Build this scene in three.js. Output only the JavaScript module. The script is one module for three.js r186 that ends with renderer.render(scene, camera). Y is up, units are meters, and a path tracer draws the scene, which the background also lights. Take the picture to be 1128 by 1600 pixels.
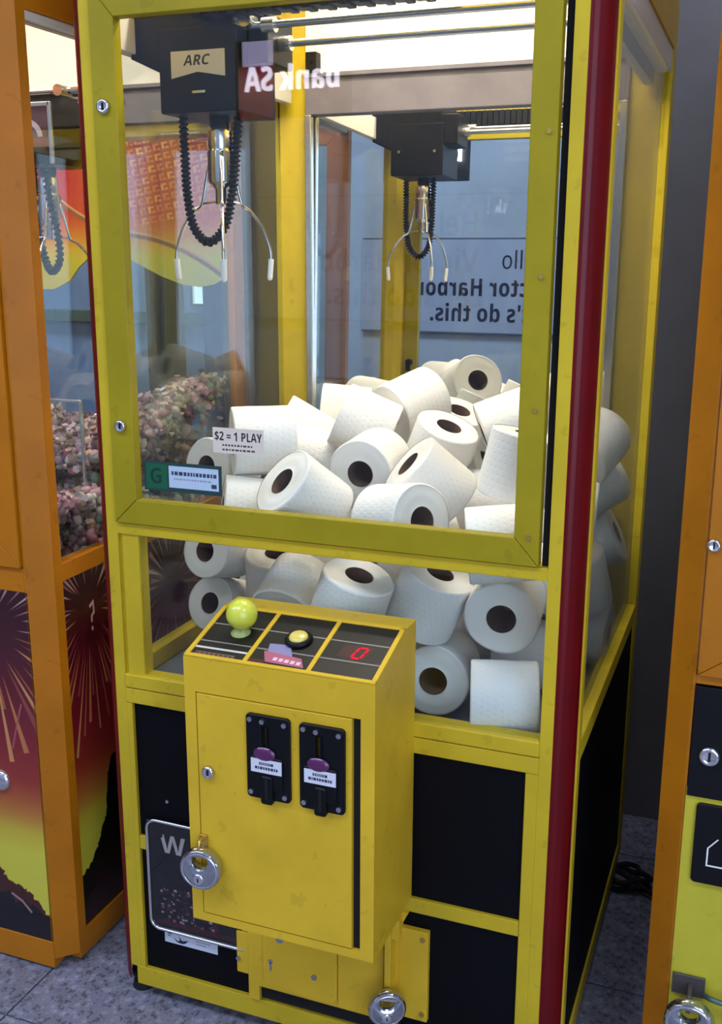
import * as THREE from 'three';
import { RoundedBoxGeometry } from 'three/addons/geometries/RoundedBoxGeometry.js';
import { mergeGeometries, toCreasedNormals } from 'three/addons/utils/BufferGeometryUtils.js';
import { FontLoader } from 'three/addons/loaders/FontLoader.js';
import { TextGeometry } from 'three/addons/geometries/TextGeometry.js';
import { RectAreaLightUniformsLib } from 'three/addons/lights/RectAreaLightUniformsLib.js';

// ---------------------------------------------------------------- camera, light, exposure
const scene = new THREE.Scene();
const renderer = new THREE.WebGLRenderer({ antialias: true });
renderer.toneMapping = THREE.LinearToneMapping;
renderer.toneMappingExposure = 1.0;
renderer.shadowMap.enabled = true;
RectAreaLightUniformsLib.init();

const camera = new THREE.PerspectiveCamera(52.27, 1128 / 1600, 0.05, 40);
camera.position.set(0.9505, 1.2777, 1.3501);
camera.rotation.order = 'YXZ';
camera.rotation.set(THREE.MathUtils.degToRad(-13.787), THREE.MathUtils.degToRad(21.019), THREE.MathUtils.degToRad(0.208));
camera.updateMatrixWorld();

scene.background = new THREE.Color(0x20242b);

const CEIL = 3.0;
// ceiling luminaires over the mall walk in front of the machines (cool white)
const HALL_LIGHT = 11, HALL_COLOR = 0xd0ddff;
const CABINET_LIGHT = 104, CABINET_COLOR = 0xfff0e2;
const PANELS = [[-3.1, 1.45], [-1.6, 1.45], [-0.1, 1.45], [2.15, 1.45], [1.15, -0.42], [-3.2, -3.0], [-1.4, -3.0]];
const DAY_LIGHT = 2.2, DAY_COLOR = 0xc8d8ff, DAY = [1.3, 4.1, 0.25, 2.35];   // daylit glazed shop front across the walk: x0, x1, y0, y1
function areaLight(color, intensity, w, h, pos, target) {
  const l = new THREE.RectAreaLight(color, intensity, w, h);
  l.position.set(...pos); l.lookAt(...target); scene.add(l); return l;
}
for (const [x, z] of PANELS) areaLight(HALL_COLOR, HALL_LIGHT, 1.2, 0.6, [x, CEIL - 0.05, z], [x, 0, z]);

areaLight(DAY_COLOR, DAY_LIGHT, DAY[1] - DAY[0], DAY[3] - DAY[2], [(DAY[0] + DAY[1]) / 2, (DAY[2] + DAY[3]) / 2, 2.57], [(DAY[0] + DAY[1]) / 2, (DAY[2] + DAY[3]) / 2, 0]);

// ---------------------------------------------------------------- helpers
let seed = 20240611;
const rnd = () => { seed = (seed * 1664525 + 1013904223) >>> 0; return seed / 4294967296; };
const rr = (a, b) => a + (b - a) * rnd();
const V = (x, y, z) => new THREE.Vector3(x, y, z);
const taken = {};
function numbered(n) { const k = taken[n] = (taken[n] ?? -1) + 1; return k ? `${n}_${String(k).padStart(3, '0')}` : n; }
function shade(o) { o.traverse(c => { if (c.isMesh) { c.castShadow = true; c.receiveShadow = true; } }); return o; }
function metricUV(g) {           // uv in metres, by the way each face looks
  g = g.index ? g.toNonIndexed() : g;
  const p = g.attributes.position, n = p.count, uv = new Float32Array(n * 2);
  const a = V(0, 0, 0), b = V(0, 0, 0), c = V(0, 0, 0);
  for (let i = 0; i < n; i += 3) {
    a.fromBufferAttribute(p, i); b.fromBufferAttribute(p, i + 1); c.fromBufferAttribute(p, i + 2);
    const nx = Math.abs((b.y - a.y) * (c.z - a.z) - (b.z - a.z) * (c.y - a.y)), ny = Math.abs((b.z - a.z) * (c.x - a.x) - (b.x - a.x) * (c.z - a.z)), nz = Math.abs((b.x - a.x) * (c.y - a.y) - (b.y - a.y) * (c.x - a.x));
    [a, b, c].forEach((q, k) => {
      const [u, v] = nz >= nx && nz >= ny ? [q.x, q.y] : nx >= ny ? [q.z, q.y] : [q.x, q.z];
      uv[(i + k) * 2] = u; uv[(i + k) * 2 + 1] = v;
    });
  }
  g.setAttribute('uv', new THREE.BufferAttribute(uv, 2));
  return g;
}
function join(list) {
  const l = (Array.isArray(list) ? list : [list]).map(g => { g = g.index ? g.toNonIndexed() : g; for (const k of Object.keys(g.attributes)) if (!['position', 'normal', 'uv'].includes(k)) g.deleteAttribute(k); g.clearGroups?.(); return g; });
  return l.length === 1 ? l[0] : mergeGeometries(l);
}
function mesh(name, geo, mat, parent, keepUV = false) {
  let g = join(geo); if (!keepUV) g = metricUV(g);
  const m = new THREE.Mesh(g, mat); m.name = parent === scene ? numbered(name) : name;
  parent.add(m); return shade(m);
}
function B(x0, x1, y0, y1, z0, z1, r = 0.0015) {
  const w = Math.abs(x1 - x0), h = Math.abs(y1 - y0), d = Math.abs(z1 - z0);
  r = Math.min(r, w / 2.05, h / 2.05, d / 2.05);
  const g = r > 0 ? new RoundedBoxGeometry(w, h, d, 1, r) : new THREE.BoxGeometry(w, h, d);
  return g.translate((x0 + x1) / 2, (y0 + y1) / 2, (z0 + z1) / 2);
}
function cyl(r0, r1, h, x, y, z, axis = 'y', seg = 24) {
  const g = new THREE.CylinderGeometry(r0, r1, h, seg);
  if (axis === 'x') g.rotateZ(-Math.PI / 2); if (axis === 'z') g.rotateX(Math.PI / 2);
  return g.translate(x, y, z);
}
function tube(pts, r, seg = 40, rad = 8, closed = false, tension = 0.5) {
  return new THREE.TubeGeometry(new THREE.CatmullRomCurve3(pts.map(p => V(...p)), closed, 'catmullrom', tension), seg, r, rad, closed);
}
function shapeOf(pts) { const s = new THREE.Shape(); pts.forEach((p, i) => i ? s.lineTo(...p) : s.moveTo(...p)); s.closePath(); return s; }
function prism(pts, y0, y1) {    // polygon in x, z standing from y0 to y1
  const g = new THREE.ExtrudeGeometry(shapeOf(pts.map(([x, z]) => [x, -z])), { depth: y1 - y0, bevelEnabled: false });
  return g.rotateX(-Math.PI / 2).translate(0, y0, 0);
}
function slab(pts, z0, z1, bevel = 0) {   // polygon in x, y with thickness along z
  const b = bevel;
  return new THREE.ExtrudeGeometry(shapeOf(pts), { depth: z1 - z0 - 2 * b, bevelEnabled: b > 0, bevelSize: b, bevelThickness: b, bevelOffset: -b, bevelSegments: 1 }).translate(0, 0, z0 + b);
}
function roundRect(x0, x1, y0, y1, r) {
  const s = new THREE.Shape();
  s.moveTo(x0 + r, y0); s.lineTo(x1 - r, y0); s.absarc(x1 - r, y0 + r, r, -Math.PI / 2, 0); s.lineTo(x1, y1 - r); s.absarc(x1 - r, y1 - r, r, 0, Math.PI / 2);
  s.lineTo(x0 + r, y1); s.absarc(x0 + r, y1 - r, r, Math.PI / 2, Math.PI); s.lineTo(x0, y0 + r); s.absarc(x0 + r, y0 + r, r, Math.PI, 1.5 * Math.PI);
  return s;
}
function plateOf(shape, z0, z1, b = 0.001) {
  return new THREE.ExtrudeGeometry(shape, { depth: z1 - z0 - 2 * b, bevelEnabled: true, bevelSize: b, bevelThickness: b, bevelOffset: -b, bevelSegments: 1, curveSegments: 8 }).translate(0, 0, z0 + b);
}
function lathe(pts, seg = 32) { return new THREE.LatheGeometry(pts.map(p => new THREE.Vector2(...p)), seg); }
function tag(o, label, category, group, kind) {
  if (label) o.userData.label = label; if (category) o.userData.category = category;
  if (group) o.userData.group = group; if (kind) o.userData.kind = kind; return o;
}
function thing(name, pos, label, category, group) {
  const g = new THREE.Group(); g.name = numbered(name); g.position.set(...pos); scene.add(g);
  return tag(g, label, category, group);
}
const struct = (name, geo, mat) => tag(mesh(name, geo, mat, scene), null, null, null, 'structure');
// planar print coordinates over a rectangle of the x, y plane (0..1)
function printUV(g, x0, x1, y0, y1, swap) {
  g = g.index ? g.toNonIndexed() : g; const p = g.attributes.position, uv = new Float32Array(p.count * 2);
  for (let i = 0; i < p.count; i++) {
    const h = swap === 'z' ? p.getZ(i) : p.getX(i);
    uv[i * 2] = (h - x0) / (x1 - x0); uv[i * 2 + 1] = (p.getY(i) - y0) / (y1 - y0);
  }
  g.setAttribute('uv', new THREE.BufferAttribute(uv, 2)); return g;
}

// ---------------------------------------------------------------- textures
function canvasTex(w, h, draw) {
  const c = document.createElement('canvas'); c.width = w; c.height = h; draw(c.getContext('2d'), w, h);
  const t = new THREE.CanvasTexture(c); t.colorSpace = THREE.SRGBColorSpace; t.anisotropy = 4; return t;
}
function noiseField(n, octaves, s) {   // tileable value noise, 0..1
  let k = s; const r = () => { k = (k * 1664525 + 1013904223) >>> 0; return k / 4294967296; };
  const out = new Float32Array(n * n); let amp = 1, sum = 0;
  for (const f of octaves) {
    const g = new Float32Array(f * f).map(r);
    for (let y = 0; y < n; y++) for (let x = 0; x < n; x++) {
      const fx = x / n * f, fy = y / n * f, ix = Math.floor(fx), iy = Math.floor(fy);
      let u = fx - ix, v = fy - iy; u = u * u * (3 - 2 * u); v = v * v * (3 - 2 * v);
      const a = g[iy % f * f + ix % f], b = g[iy % f * f + (ix + 1) % f], c = g[(iy + 1) % f * f + ix % f], d = g[(iy + 1) % f * f + (ix + 1) % f];
      out[y * n + x] += amp * (a + (b - a) * u + (c - a) * v + (a - b - c + d) * u * v);
    }
    sum += amp; amp *= 0.62;
  }
  return out.map(v => v / sum);
}
function dataTex(n, fn, repeat, srgb = true) {
  const d = new Uint8Array(n * n * 4);
  for (let i = 0; i < n * n; i++) { const [r, g, b] = fn(i % n, Math.floor(i / n), i); d[i * 4] = r; d[i * 4 + 1] = g; d[i * 4 + 2] = b; d[i * 4 + 3] = 255; }
  const t = new THREE.DataTexture(d, n, n); t.wrapS = t.wrapT = THREE.RepeatWrapping; t.magFilter = THREE.LinearFilter; t.minFilter = THREE.LinearMipmapLinearFilter; t.generateMipmaps = true;
  t.repeat.set(repeat, repeat); if (srgb) t.colorSpace = THREE.SRGBColorSpace; t.needsUpdate = true; return t;
}
const nA = noiseField(256, [4, 9, 21, 50], 11), nB = noiseField(256, [16, 40, 96], 5), nC = noiseField(256, [3, 6, 14, 60, 120], 77);
const paintMap = dataTex(256, (x, y, i) => { const v = 238 + 17 * (nA[i] - 0.5) * 2 - (nB[i] > 0.74 ? 14 : 0); return [v, v, v - 4]; }, 2.2);
const paintBump = dataTex(256, (x, y, i) => { const v = 255 * (0.5 + 0.5 * (nB[i] - 0.5) + 0.2 * (nA[i] - 0.5)); return [v, v, v]; }, 9, false);
const darkMap = dataTex(256, (x, y, i) => { const v = 215 + 40 * (nC[i] - 0.5) * 2; return [v, v, v]; }, 2.5);
const steelRough = dataTex(256, (x, y, i) => { const v = 120 + 90 * (nC[i] - 0.5) * 2; return [v, v, v]; }, 6, false);
const terrazzo = dataTex(256, (x, y, i) => {
  const f = 0.9 * nB[i] + 0.1 * nC[i], v = 186 + 46 * (nA[i] - 0.5) + (f > 0.62 ? 30 : f < 0.37 ? -48 : 0);
  return [v * 0.97, v * 0.97, v];
}, 7);
const wallMap = dataTex(256, (x, y, i) => { const v = 225 + 36 * (nA[i] - 0.5) + 14 * (nB[i] - 0.5); return [v, v, v]; }, 0.6);
const paperBump = dataTex(128, (x, y) => {   // quilted emboss of dots
  const u = x / 128 * 4, v = y / 128 * 4, o = Math.floor(v) % 2 ? 0.5 : 0, du = ((u + o) % 1) - 0.5, dv = (v % 1) - 0.5;
  const q = Math.max(0, 1 - (du * du + dv * dv) * 14); const w = 255 * (0.75 - 0.5 * q); return [w, w, w];
}, 1, false);

// ---------------------------------------------------------------- materials
const std = o => new THREE.MeshStandardMaterial(o), phy = o => new THREE.MeshPhysicalMaterial(o);
const paint = (hex, rough = 0.42) => phy({ color: hex, roughness: rough, map: paintMap, bumpMap: paintBump, bumpScale: 0.0002, specularIntensity: 0.5 });
const M = {
  yellow: paint(0xdabd2a), boxYellow: paint(0xecc230), door: paint(0xac9a18), orange: paint(0xc97a10), orangeDark: paint(0xbd7410), lime: paint(0xd0c43a),
  black: phy({ color: 0x09090f, roughness: 0.6, specularIntensity: 0.3, map: darkMap, bumpMap: paintBump, bumpScale: 0.0002 }),
  blackPlastic: phy({ color: 0x0e0e12, roughness: 0.45, specularIntensity: 0.5, map: darkMap }),
  blackRubber: std({ color: 0x0e0e10, roughness: 0.75 }),
  dark: std({ color: 0x0b0a09, roughness: 0.9 }),
  red: phy({ color: 0x780610, roughness: 0.36, map: darkMap, specularIntensity: 0.55 }),
  grey: std({ color: 0x8a828a, roughness: 0.55, map: darkMap }),
  bedGrey: std({ color: 0x8f929c, roughness: 0.7, map: darkMap }),
  alu: std({ color: 0xd6d4cf, metalness: 0.85, roughness: 0.38, roughnessMap: steelRough }),
  chrome: std({ color: 0xe4e4e6, metalness: 1, roughness: 0.16 }),
  steel: std({ color: 0xb9bcc2, metalness: 0.95, roughness: 0.4, roughnessMap: steelRough }),
  brass: std({ color: 0xcfae5a, metalness: 0.9, roughness: 0.35 }),
  white: std({ color: 0xf1efea, roughness: 0.55 }),
  sideGlass: phy({ color: 0xf4f8f6, transmission: 1, thickness: 0, roughness: 0, ior: 1.36 }),
  channel: std({ color: 0xcfcabc, roughness: 0.5 }),
  glass: phy({ color: 0xf4f8f6, transmission: 1, thickness: 0, roughness: 0, ior: 1.34 }),
  acrylic: phy({ color: 0xf2f8fa, transmission: 1, thickness: 0, roughness: 0.02, ior: 1.49 }),
  mirror: std({ color: 0xe6e9ea, metalness: 1, roughness: 0.0 }),
  paper: phy({ color: 0xf0ede8, roughness: 0.95, sheen: 0.3, sheenRoughness: 0.8, bumpMap: paperBump, bumpScale: 0.0008 }),
  paperEnd: std({ color: 0xefebe4, roughness: 1 }),
  card: std({ color: 0x6b5040, roughness: 0.95 }),
  wall: std({ color: 0x9c9794, roughness: 0.9, map: wallMap }),
  ceil: std({ color: 0xcfd2d6, roughness: 0.95, map: wallMap }),
  lamp: std({ color: 0xffffff, emissive: HALL_COLOR, emissiveIntensity: 2.2, roughness: 0.6 }),
  dayPane: std({ color: 0xffffff, emissive: DAY_COLOR, emissiveIntensity: 1.3, roughness: 0.3 }),
  tubeLamp: std({ color: 0xffffff, emissive: CABINET_COLOR, emissiveIntensity: 3, roughness: 0.6 }),
  tile: [0, 1, 2].map(k => std({ color: [0xbcbcc6, 0xc4c4cc, 0xb4b4be][k], roughness: 0.45, map: terrazzo })),
  grout: std({ color: 0x55565c, roughness: 0.95 }),
};
const ball = phy({ color: 0xd9df45, roughness: 0.3, clearcoat: 0.6, clearcoatRoughness: 0.15 });

// ---------------------------------------------------------------- the room
const FRONT = 2.6;               // the shop front across the walk
{
  const base = struct('floor', B(-6, 4.2, -0.12, -0.012, -6, FRONT + 0.2, 0), M.grout);
  const S = 0.45, variants = [0, 1, 2];
  const tg = metricUV(join(B(-S / 2 + 0.0015, S / 2 - 0.0015, -0.012, 0, -S / 2 + 0.0015, S / 2 - 0.0015, 0.0012)));
  for (let i = -6; i <= 4; i++) for (let j = -3; j <= 5; j++) {
    const m = new THREE.Mesh(tg, M.tile[variants[Math.floor(rnd() * 3)]]); m.name = 'tile';
    m.position.set(0.05 + i * S, 0, -0.10 + j * S); base.add(m); shade(m);
  }
  struct('ceiling', B(-6, 4.2, CEIL, CEIL + 0.12, -6, FRONT + 0.2, 0), M.ceil);
  struct('wall_back', B(-0.30, 4.2, 0, CEIL, -1.06, -0.95, 0), M.wall);
  struct('wall_left', B(-6.12, -6, 0, CEIL, -6, FRONT + 0.2, 0), M.wall);
  struct('wall_right', B(4.2, 4.32, 0, CEIL, -1, FRONT + 0.2, 0), M.wall);
  struct('wall_front', B(-6, 4.2, 0, CEIL, FRONT, FRONT + 0.12, 0), std({ color: 0xe0e9f6, roughness: 0.8, map: wallMap }));
  struct('wall_far', B(-6, 0, 0, CEIL, -6.1, -6, 0), std({ color: 0xa9bfdc, roughness: 0.9, map: wallMap }));
  struct('wall_side', B(-0.30, -0.19, 0, CEIL, -6, -1.06, 0), std({ color: 0xa4bade, roughness: 0.85, map: wallMap }));
}
{
  const [a, b, y0, y1] = DAY, mx = (a + b) / 2, m = tag(new THREE.Group(), null, null, null, 'structure'); m.name = 'window_1'; m.position.set(mx, y0, FRONT); scene.add(m);
  const w = (b - a) / 2, h = y1 - y0;
  for (let i = 0; i < 3; i++) mesh('pane', B(-w + i * 2 * w / 3 + 0.03, -w + (i + 1) * 2 * w / 3 - 0.03, 0.03, h - 0.03, -0.012, -0.004, 0), M.dayPane, m);
  for (let i = 0; i < 4; i++) mesh('mullion', B(-w + i * 2 * w / 3 - 0.03, -w + i * 2 * w / 3 + 0.03, 0, h, -0.024, -0.001, 0.003), M.alu, m);
  for (const y of [0, h - 0.03]) mesh('transom', B(-w + 0.03, w - 0.03, y, y + 0.03, -0.022, -0.001, 0.003), M.alu, m);
}
for (const [x, z] of PANELS) {
  const g = thing('ceiling_light', [x, CEIL, z], z < -1 ? 'rectangular white ceiling light panel in the hall behind the left machine' : z < 0 ? 'rectangular white ceiling light panel above the gap between the machines' : 'rectangular white ceiling light panel over the walk in front of the machines', 'light', 'ceiling light panels');
  mesh('frame', [B(-0.62, 0.62, -0.03, 0, -0.32, -0.30, 0.002), B(-0.62, 0.62, -0.03, 0, 0.30, 0.32, 0.002), B(-0.62, -0.60, -0.03, 0, -0.30, 0.30, 0.002), B(0.60, 0.62, -0.03, 0, -0.30, 0.30, 0.002)], M.alu, g);
  mesh('diffuser', B(-0.6, 0.6, -0.02, -0.008, -0.3, 0.3, 0), M.lamp, g);
}
// far end of the mall seen through the machine on the left: pillars and a lit shop window
for (const [k, x, w, c] of [[0, -1.47, 0.10, 0x2f3a30], [1, -1.215, 0.06, 0x5f7fb4]]) {
  const g = thing('pillar', [x, 0, -2.6], k ? 'slim blue pillar behind the left machine' : 'slim dark green pillar behind the left machine', 'pillar');
  const m = std({ color: c, roughness: 0.7, map: darkMap });
  mesh('shaft', B(-w / 2, w / 2, 0.08, CEIL - 0.02, -0.08, 0.08, 0.01), m, g); mesh('base', B(-w / 2 - 0.02, w / 2 + 0.02, 0, 0.08, -0.1, 0.1, 0.006), m, g);
}
{
  const g = thing('shop_window', [-2.185, 1.073, -4.2], 'small bright lit shop window far behind the left machine', 'window');
  mesh('frame', [B(-0.072, -0.057, -0.088, 0.088, -0.03, 0.03), B(0.057, 0.072, -0.088, 0.088, -0.03, 0.03), B(-0.057, 0.057, 0.073, 0.088, -0.03, 0.03), B(-0.057, 0.057, -0.088, -0.073, -0.03, 0.03)], M.alu, g);
  mesh('pane', B(-0.057, 0.057, -0.073, 0.073, -0.01, 0.01, 0), std({ color: 0xffffff, emissive: 0xe8f2ff, emissiveIntensity: 1.4 }), g);
  mesh('wall_panel', B(-1.6, 1.5, -1.073, 1.2, -0.12, -0.04, 0.004), std({ color: 0xb4cbee, roughness: 0.85, map: wallMap }), g);
  mesh('sill', B(-1.6, 0.06, -0.20, -0.13, -0.04, 0.02, 0.004), std({ color: 0x5d7466, roughness: 0.8 }), g);
}

// ---------------------------------------------------------------- the shop front across the walk (seen in the mirror)
const font = await new FontLoader().loadAsync('fonts/droid/droid_sans_bold.typeface.json');
const fontRegular = await new FontLoader().loadAsync('fonts/droid/droid_sans_regular.typeface.json');
function letters(str, size, depth, f = font) {
  const g = new TextGeometry(str, { font: f, size, depth, curveSegments: 4, bevelEnabled: false }); g.computeBoundingBox(); return g;
}
{
  const g = thing('shop_poster', [-0.35, 1.267, FRONT], 'blue-grey shop poster with a dark blue greeting, mirrored inside the machine', 'poster');
  const ink = std({ color: 0x10163c, roughness: 0.6 }), sheet = std({ color: 0xdbe4fa, roughness: 0.6, map: wallMap });
  mesh('board', B(-0.75, 0.75, -0.237, 0.235, -0.02, -0.001, 0.002), sheet, g);
  mesh('edge_strip', [B(-0.75, 0.75, 0.235, 0.241, -0.022, -0.001, 0.001), B(-0.75, 0.75, -0.243, -0.237, -0.022, -0.001, 0.001)], std({ color: 0x5f6a80, roughness: 0.5 }), g);
  const lines = [['Hello', 0.088, 0.088, fontRegular], ['Victor Harbor.', -0.050, 0.088, font], ['Let\u2019s do this.', -0.180, 0.088, font]];
  for (const [s, y, size, f] of lines) {
    const t = letters(s.replace('\u2019', "'"), size, 0.002, f).scale(0.88, 1, 1).rotateY(Math.PI);
    t.translate(s[0] === 'L' ? 0.288 : 0.256, y, -0.0195); mesh('lettering', t, ink, g);
  }
}
{
  const g = thing('lit_shop_sign', [-0.529, 1.835, 1.9], 'hanging lit shop sign with white letters, mirrored in the front glass', 'sign'); g.scale.setScalar(0.83);
  for (const x of [-0.2, 0.2]) mesh('hanger', cyl(0.004, 0.004, 1.27, x, 0.768, -0.015, 'y', 10), M.steel, g);
  mesh('backboard', B(-0.25, 0.23, -0.15, 0.135, -0.03, -0.001, 0.004), std({ color: 0x1c1a22, roughness: 0.6 }), g);
  mesh('colour_panel', B(-0.235, -0.085, -0.15, 0.04, -0.036, -0.03, 0.001), std({ color: 0x9a1038, emissive: 0x9a1038, emissiveIntensity: 2.6 }), g);
  mesh('light_panel', B(-0.215, -0.085, 0.04, 0.13, -0.036, -0.03, 0.001), std({ color: 0xd9cfee, emissive: 0xc8bce6, emissiveIntensity: 7 }), g);
  const t = letters('bank SA', 0.088, 0.01); const w = t.boundingBox.max.x; t.scale(0.405 / w, 1, 1).rotateY(Math.PI).translate(0.2, -0.052, -0.036);
  mesh('letters', t, std({ color: 0xffffff, emissive: 0xf2e9ff, emissiveIntensity: 17 }), g);
}

// ---------------------------------------------------------------- claw machines
// Machine frame of reference: x = 0 .. 0.72 along the front, outer sides at -0.032 and 0.752, front at z = 0, back at z = -0.75, floor at y = 0.
const W = 0.72, CH = 0.032, DEEP = 0.75, TOP = 1.95;
const mirrorX = pts => pts.map(([x, z]) => [W - x, z]).reverse();
const tyre = [M.blackRubber];
function screw(x, y, z, r, parent, mat = M.steel) {
  const g = [cyl(r, r * 1.05, 0.003, x, y, z + 0.001, 'z', 14)];
  const slot = [B(x - r * 0.7, x + r * 0.7, y - r * 0.14, y + r * 0.14, z + 0.0022, z + 0.003, 0)];
  const s = mesh('screw', g, mat, parent); return s;
}
function camLock(x, y, z, r, parent) {
  const l = mesh('cam_lock', lathe([[0, 0], [r, 0], [r, 0.003], [r * 0.85, 0.006], [r * 0.6, 0.006], [r * 0.55, 0.0045], [0, 0.0045]], 24).rotateX(Math.PI / 2).translate(x, y, z), M.chrome, parent);
  mesh('keyway', B(x - r * 0.12, x + r * 0.12, y - r * 0.45, y + r * 0.45, z + 0.0035, z + 0.0058, 0.0003), M.dark, l);
  return l;
}
function coil(path, coilR, wireR, turns, parent, name = 'coil_cable') {
  const c = new THREE.CatmullRomCurve3(path.map(p => V(...p)), false, 'centripetal'), n = turns * 9, pts = [];
  const fr = c.computeFrenetFrames(n, false);
  for (let i = 0; i <= n; i++) {
    const t = i / n, a = t * turns * Math.PI * 2, p = c.getPointAt(t);
    p.addScaledVector(fr.normals[i], Math.cos(a) * coilR).addScaledVector(fr.binormals[i], Math.sin(a) * coilR); pts.push(p);
  }
  const curve = new THREE.CatmullRomCurve3(pts);
  return mesh(name, [new THREE.TubeGeometry(curve, n, wireR, 5), new THREE.TubeGeometry(c, 40, coilR * 0.8, 8)], M.blackRubber, parent);
}

function cabinet(o) {
  const g = thing('claw_machine', [o.x, 0, 0], o.label, 'claw machine');
  const P = o.paint, y0 = o.sideRail, ch = o.channel ?? 1.597, rp = o.rearPost ?? 0.073;                       // sideRail = height of the top of the rail under the side glass
  // front corner posts with a chamfered corner
  const cl = o.chamferLeft ?? CH;
  mesh('corner_post', prism([[o.postIn, -0.001], [0, -0.001], [-cl, -cl - 0.001], [-CH, -0.055], [0.004, -0.055], [o.postIn, -0.03]], 0.06, TOP), P, g);
  mesh('corner_post', prism([[o.postInR, -0.001], [W, -0.001], [W + CH, -CH - 0.001], [W + CH, -0.055], [W - 0.004, -0.055], [o.postInR, -0.03]], 0.025, TOP), P, g);
  // rear corner posts
  for (const s of [0, 1]) {
    const e = s ? B(W + CH - rp, W + CH, 0.03, TOP, -DEEP, -DEEP + 0.045, 0.002) : B(-CH, 0.041, 0.03, TOP, -DEEP, -DEEP + 0.045, 0.002);
    mesh('rear_post', e, P, g);
  }
  // sides: rails, glass, header panels, lower panels
  for (const s of [0, 1]) {
    const X = (a, b, ...r) => s ? B(W - b, W - a, ...r) : B(a, b, ...r);
    mesh('side_rail', X(-CH, -0.006, y0 - 0.032, y0, -DEEP + 0.045, -0.055), P, g);
    mesh('side_base_rail', X(-CH, -0.006, 0.025, 0.062, -DEEP + 0.045, -0.055), P, g);
    mesh('glass_channel', X(-CH + 0.002, -0.004, ch, 1.637, -DEEP + 0.045, -0.055, 0.003), M.channel, g);
    mesh('side_header', X(-CH, -0.006, 1.637, TOP, -DEEP + 0.045, -0.055), P, g);
    const art = s ? o.sideArt : null;
    const pg = X(-CH + 0.004, -0.01, 0.062, y0 - 0.032, -DEEP + 0.045, -0.055, 0.001);
    if (art) mesh('side_panel', printUV(metricUV(join(pg)), -0.06, -0.70, 0.062, y0 - 0.032, 'z'), art, g, true);
    else mesh('side_panel', pg, M.black, g);
    mesh('side_glass', X(-CH + 0.008, -CH + 0.012, y0, ch, -DEEP + 0.045, -0.055, 0), M.sideGlass, g);
  }
  // back, top, bed, bottom
  mesh('back_panel', B(-CH + 0.002, W + CH - 0.002, 0.03, y0 - 0.06, -DEEP + 0.002, -DEEP + 0.03, 0), M.black, g);
  mesh('bed', B(-0.004, W + 0.004, o.bed - 0.02, o.bed, -DEEP + 0.04, -0.022, 0.001), M.bedGrey, g);
  mesh('base_plate', B(-CH + 0.01, W + CH - 0.01, 0.022, 0.034, -DEEP + 0.01, -0.035, 0), M.black, g);
  mesh('roof', B(-CH, W + CH, TOP, TOP + 0.02, -DEEP, 0.0), P, g);
  // rear light wall above the grey header
  mesh('rear_header', B(0.041, W + CH - rp, 1.553, 1.622, -0.72, -0.694), M.grey, g);
  mesh('rear_ledge', B(0.041, W + CH - rp, 1.622, 1.630, -0.72, -0.684, 0.001), M.grey, g);
  mesh('rear_white_panel', B(0.041, W + CH - rp, 1.630, TOP, -0.72, -0.70, 0), M.white, g);
  for (const x of [0.062, W - 0.062]) mesh('rail_bracket', [B(x - 0.012, x + 0.012, 1.632, 1.668, -0.70, -0.676, 0.002), cyl(0.004, 0.004, 0.004, x, 1.65, -0.674, 'z', 10)], M.blackPlastic, g);
  mesh('ceiling_panel', B(0, W, TOP - 0.012, TOP, -0.70, -0.03, 0), M.white, g);
  for (const z of [-0.2, -0.42]) {
    const t = mesh('fluorescent_tube', cyl(0.013, 0.013, 0.56, W / 2, TOP - 0.05, z, 'x', 16), M.tubeLamp, g);
    for (const e of [-1, 1]) mesh('tube_cap', [cyl(0.0135, 0.0135, 0.02, W / 2 + e * 0.29, TOP - 0.05, z, 'x', 16), B(W / 2 + e * 0.2925 - 0.0075, W / 2 + e * 0.2925 + 0.0075, TOP - 0.06, TOP - 0.012, z - 0.012, z + 0.012)], M.white, t);
    areaLight(CABINET_COLOR, o.light, 0.56, 0.03, [o.x + W / 2, TOP - 0.066, z], [o.x + W / 2, 0, z]);
  }
  // feet
  for (const [x, z] of [[0.004, o.footZ ?? -0.03], [W - 0.004, o.footZ ?? -0.03], [0, -DEEP + 0.04], [W, -DEEP + 0.04]])
    mesh('foot', [cyl(0.017, 0.02, 0.012, x, 0.006, z), cyl(0.012, 0.012, 0.02, x, 0.02, z), cyl(0.02, 0.02, 0.008, x, 0.03, z)], M.blackRubber, g);
  return g;
}
// a hinged front door: four mitred frame bars and a pane
function door(g, x0, x1, y0, y1, gx0, gx1, gy0, gy1, mat, glassMat) {
  const z0 = -0.014, z1 = 0.006, e = 0.0004;
  const d = mesh('door_glass', B(gx0 - 0.006, gx1 + 0.006, gy0 - 0.006, gy1 + 0.006, -0.009, -0.005, 0), glassMat, g);
  mesh('door_frame_bar', slab([[x0, y0 + e], [gx0, gy0 + e], [gx0, gy1 - e], [x0, y1 - e]], z0, z1, 0.0012), mat, d);
  mesh('door_frame_bar', slab([[x1, y0 + e], [x1, y1 - e], [gx1, gy1 - e], [gx1, gy0 + e]], z0, z1, 0.0012), mat, d);
  mesh('door_frame_bar', slab([[x0 + e, y0], [x1 - e, y0], [gx1 - e, gy0], [gx0 + e, gy0]], z0, z1, 0.0012), mat, d);
  mesh('door_frame_bar', slab([[x0 + e, y1], [gx0 + e, gy1], [gx1 - e, gy1], [x1 - e, y1]], z0, z1, 0.0012), mat, d);
  return d;
}
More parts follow.
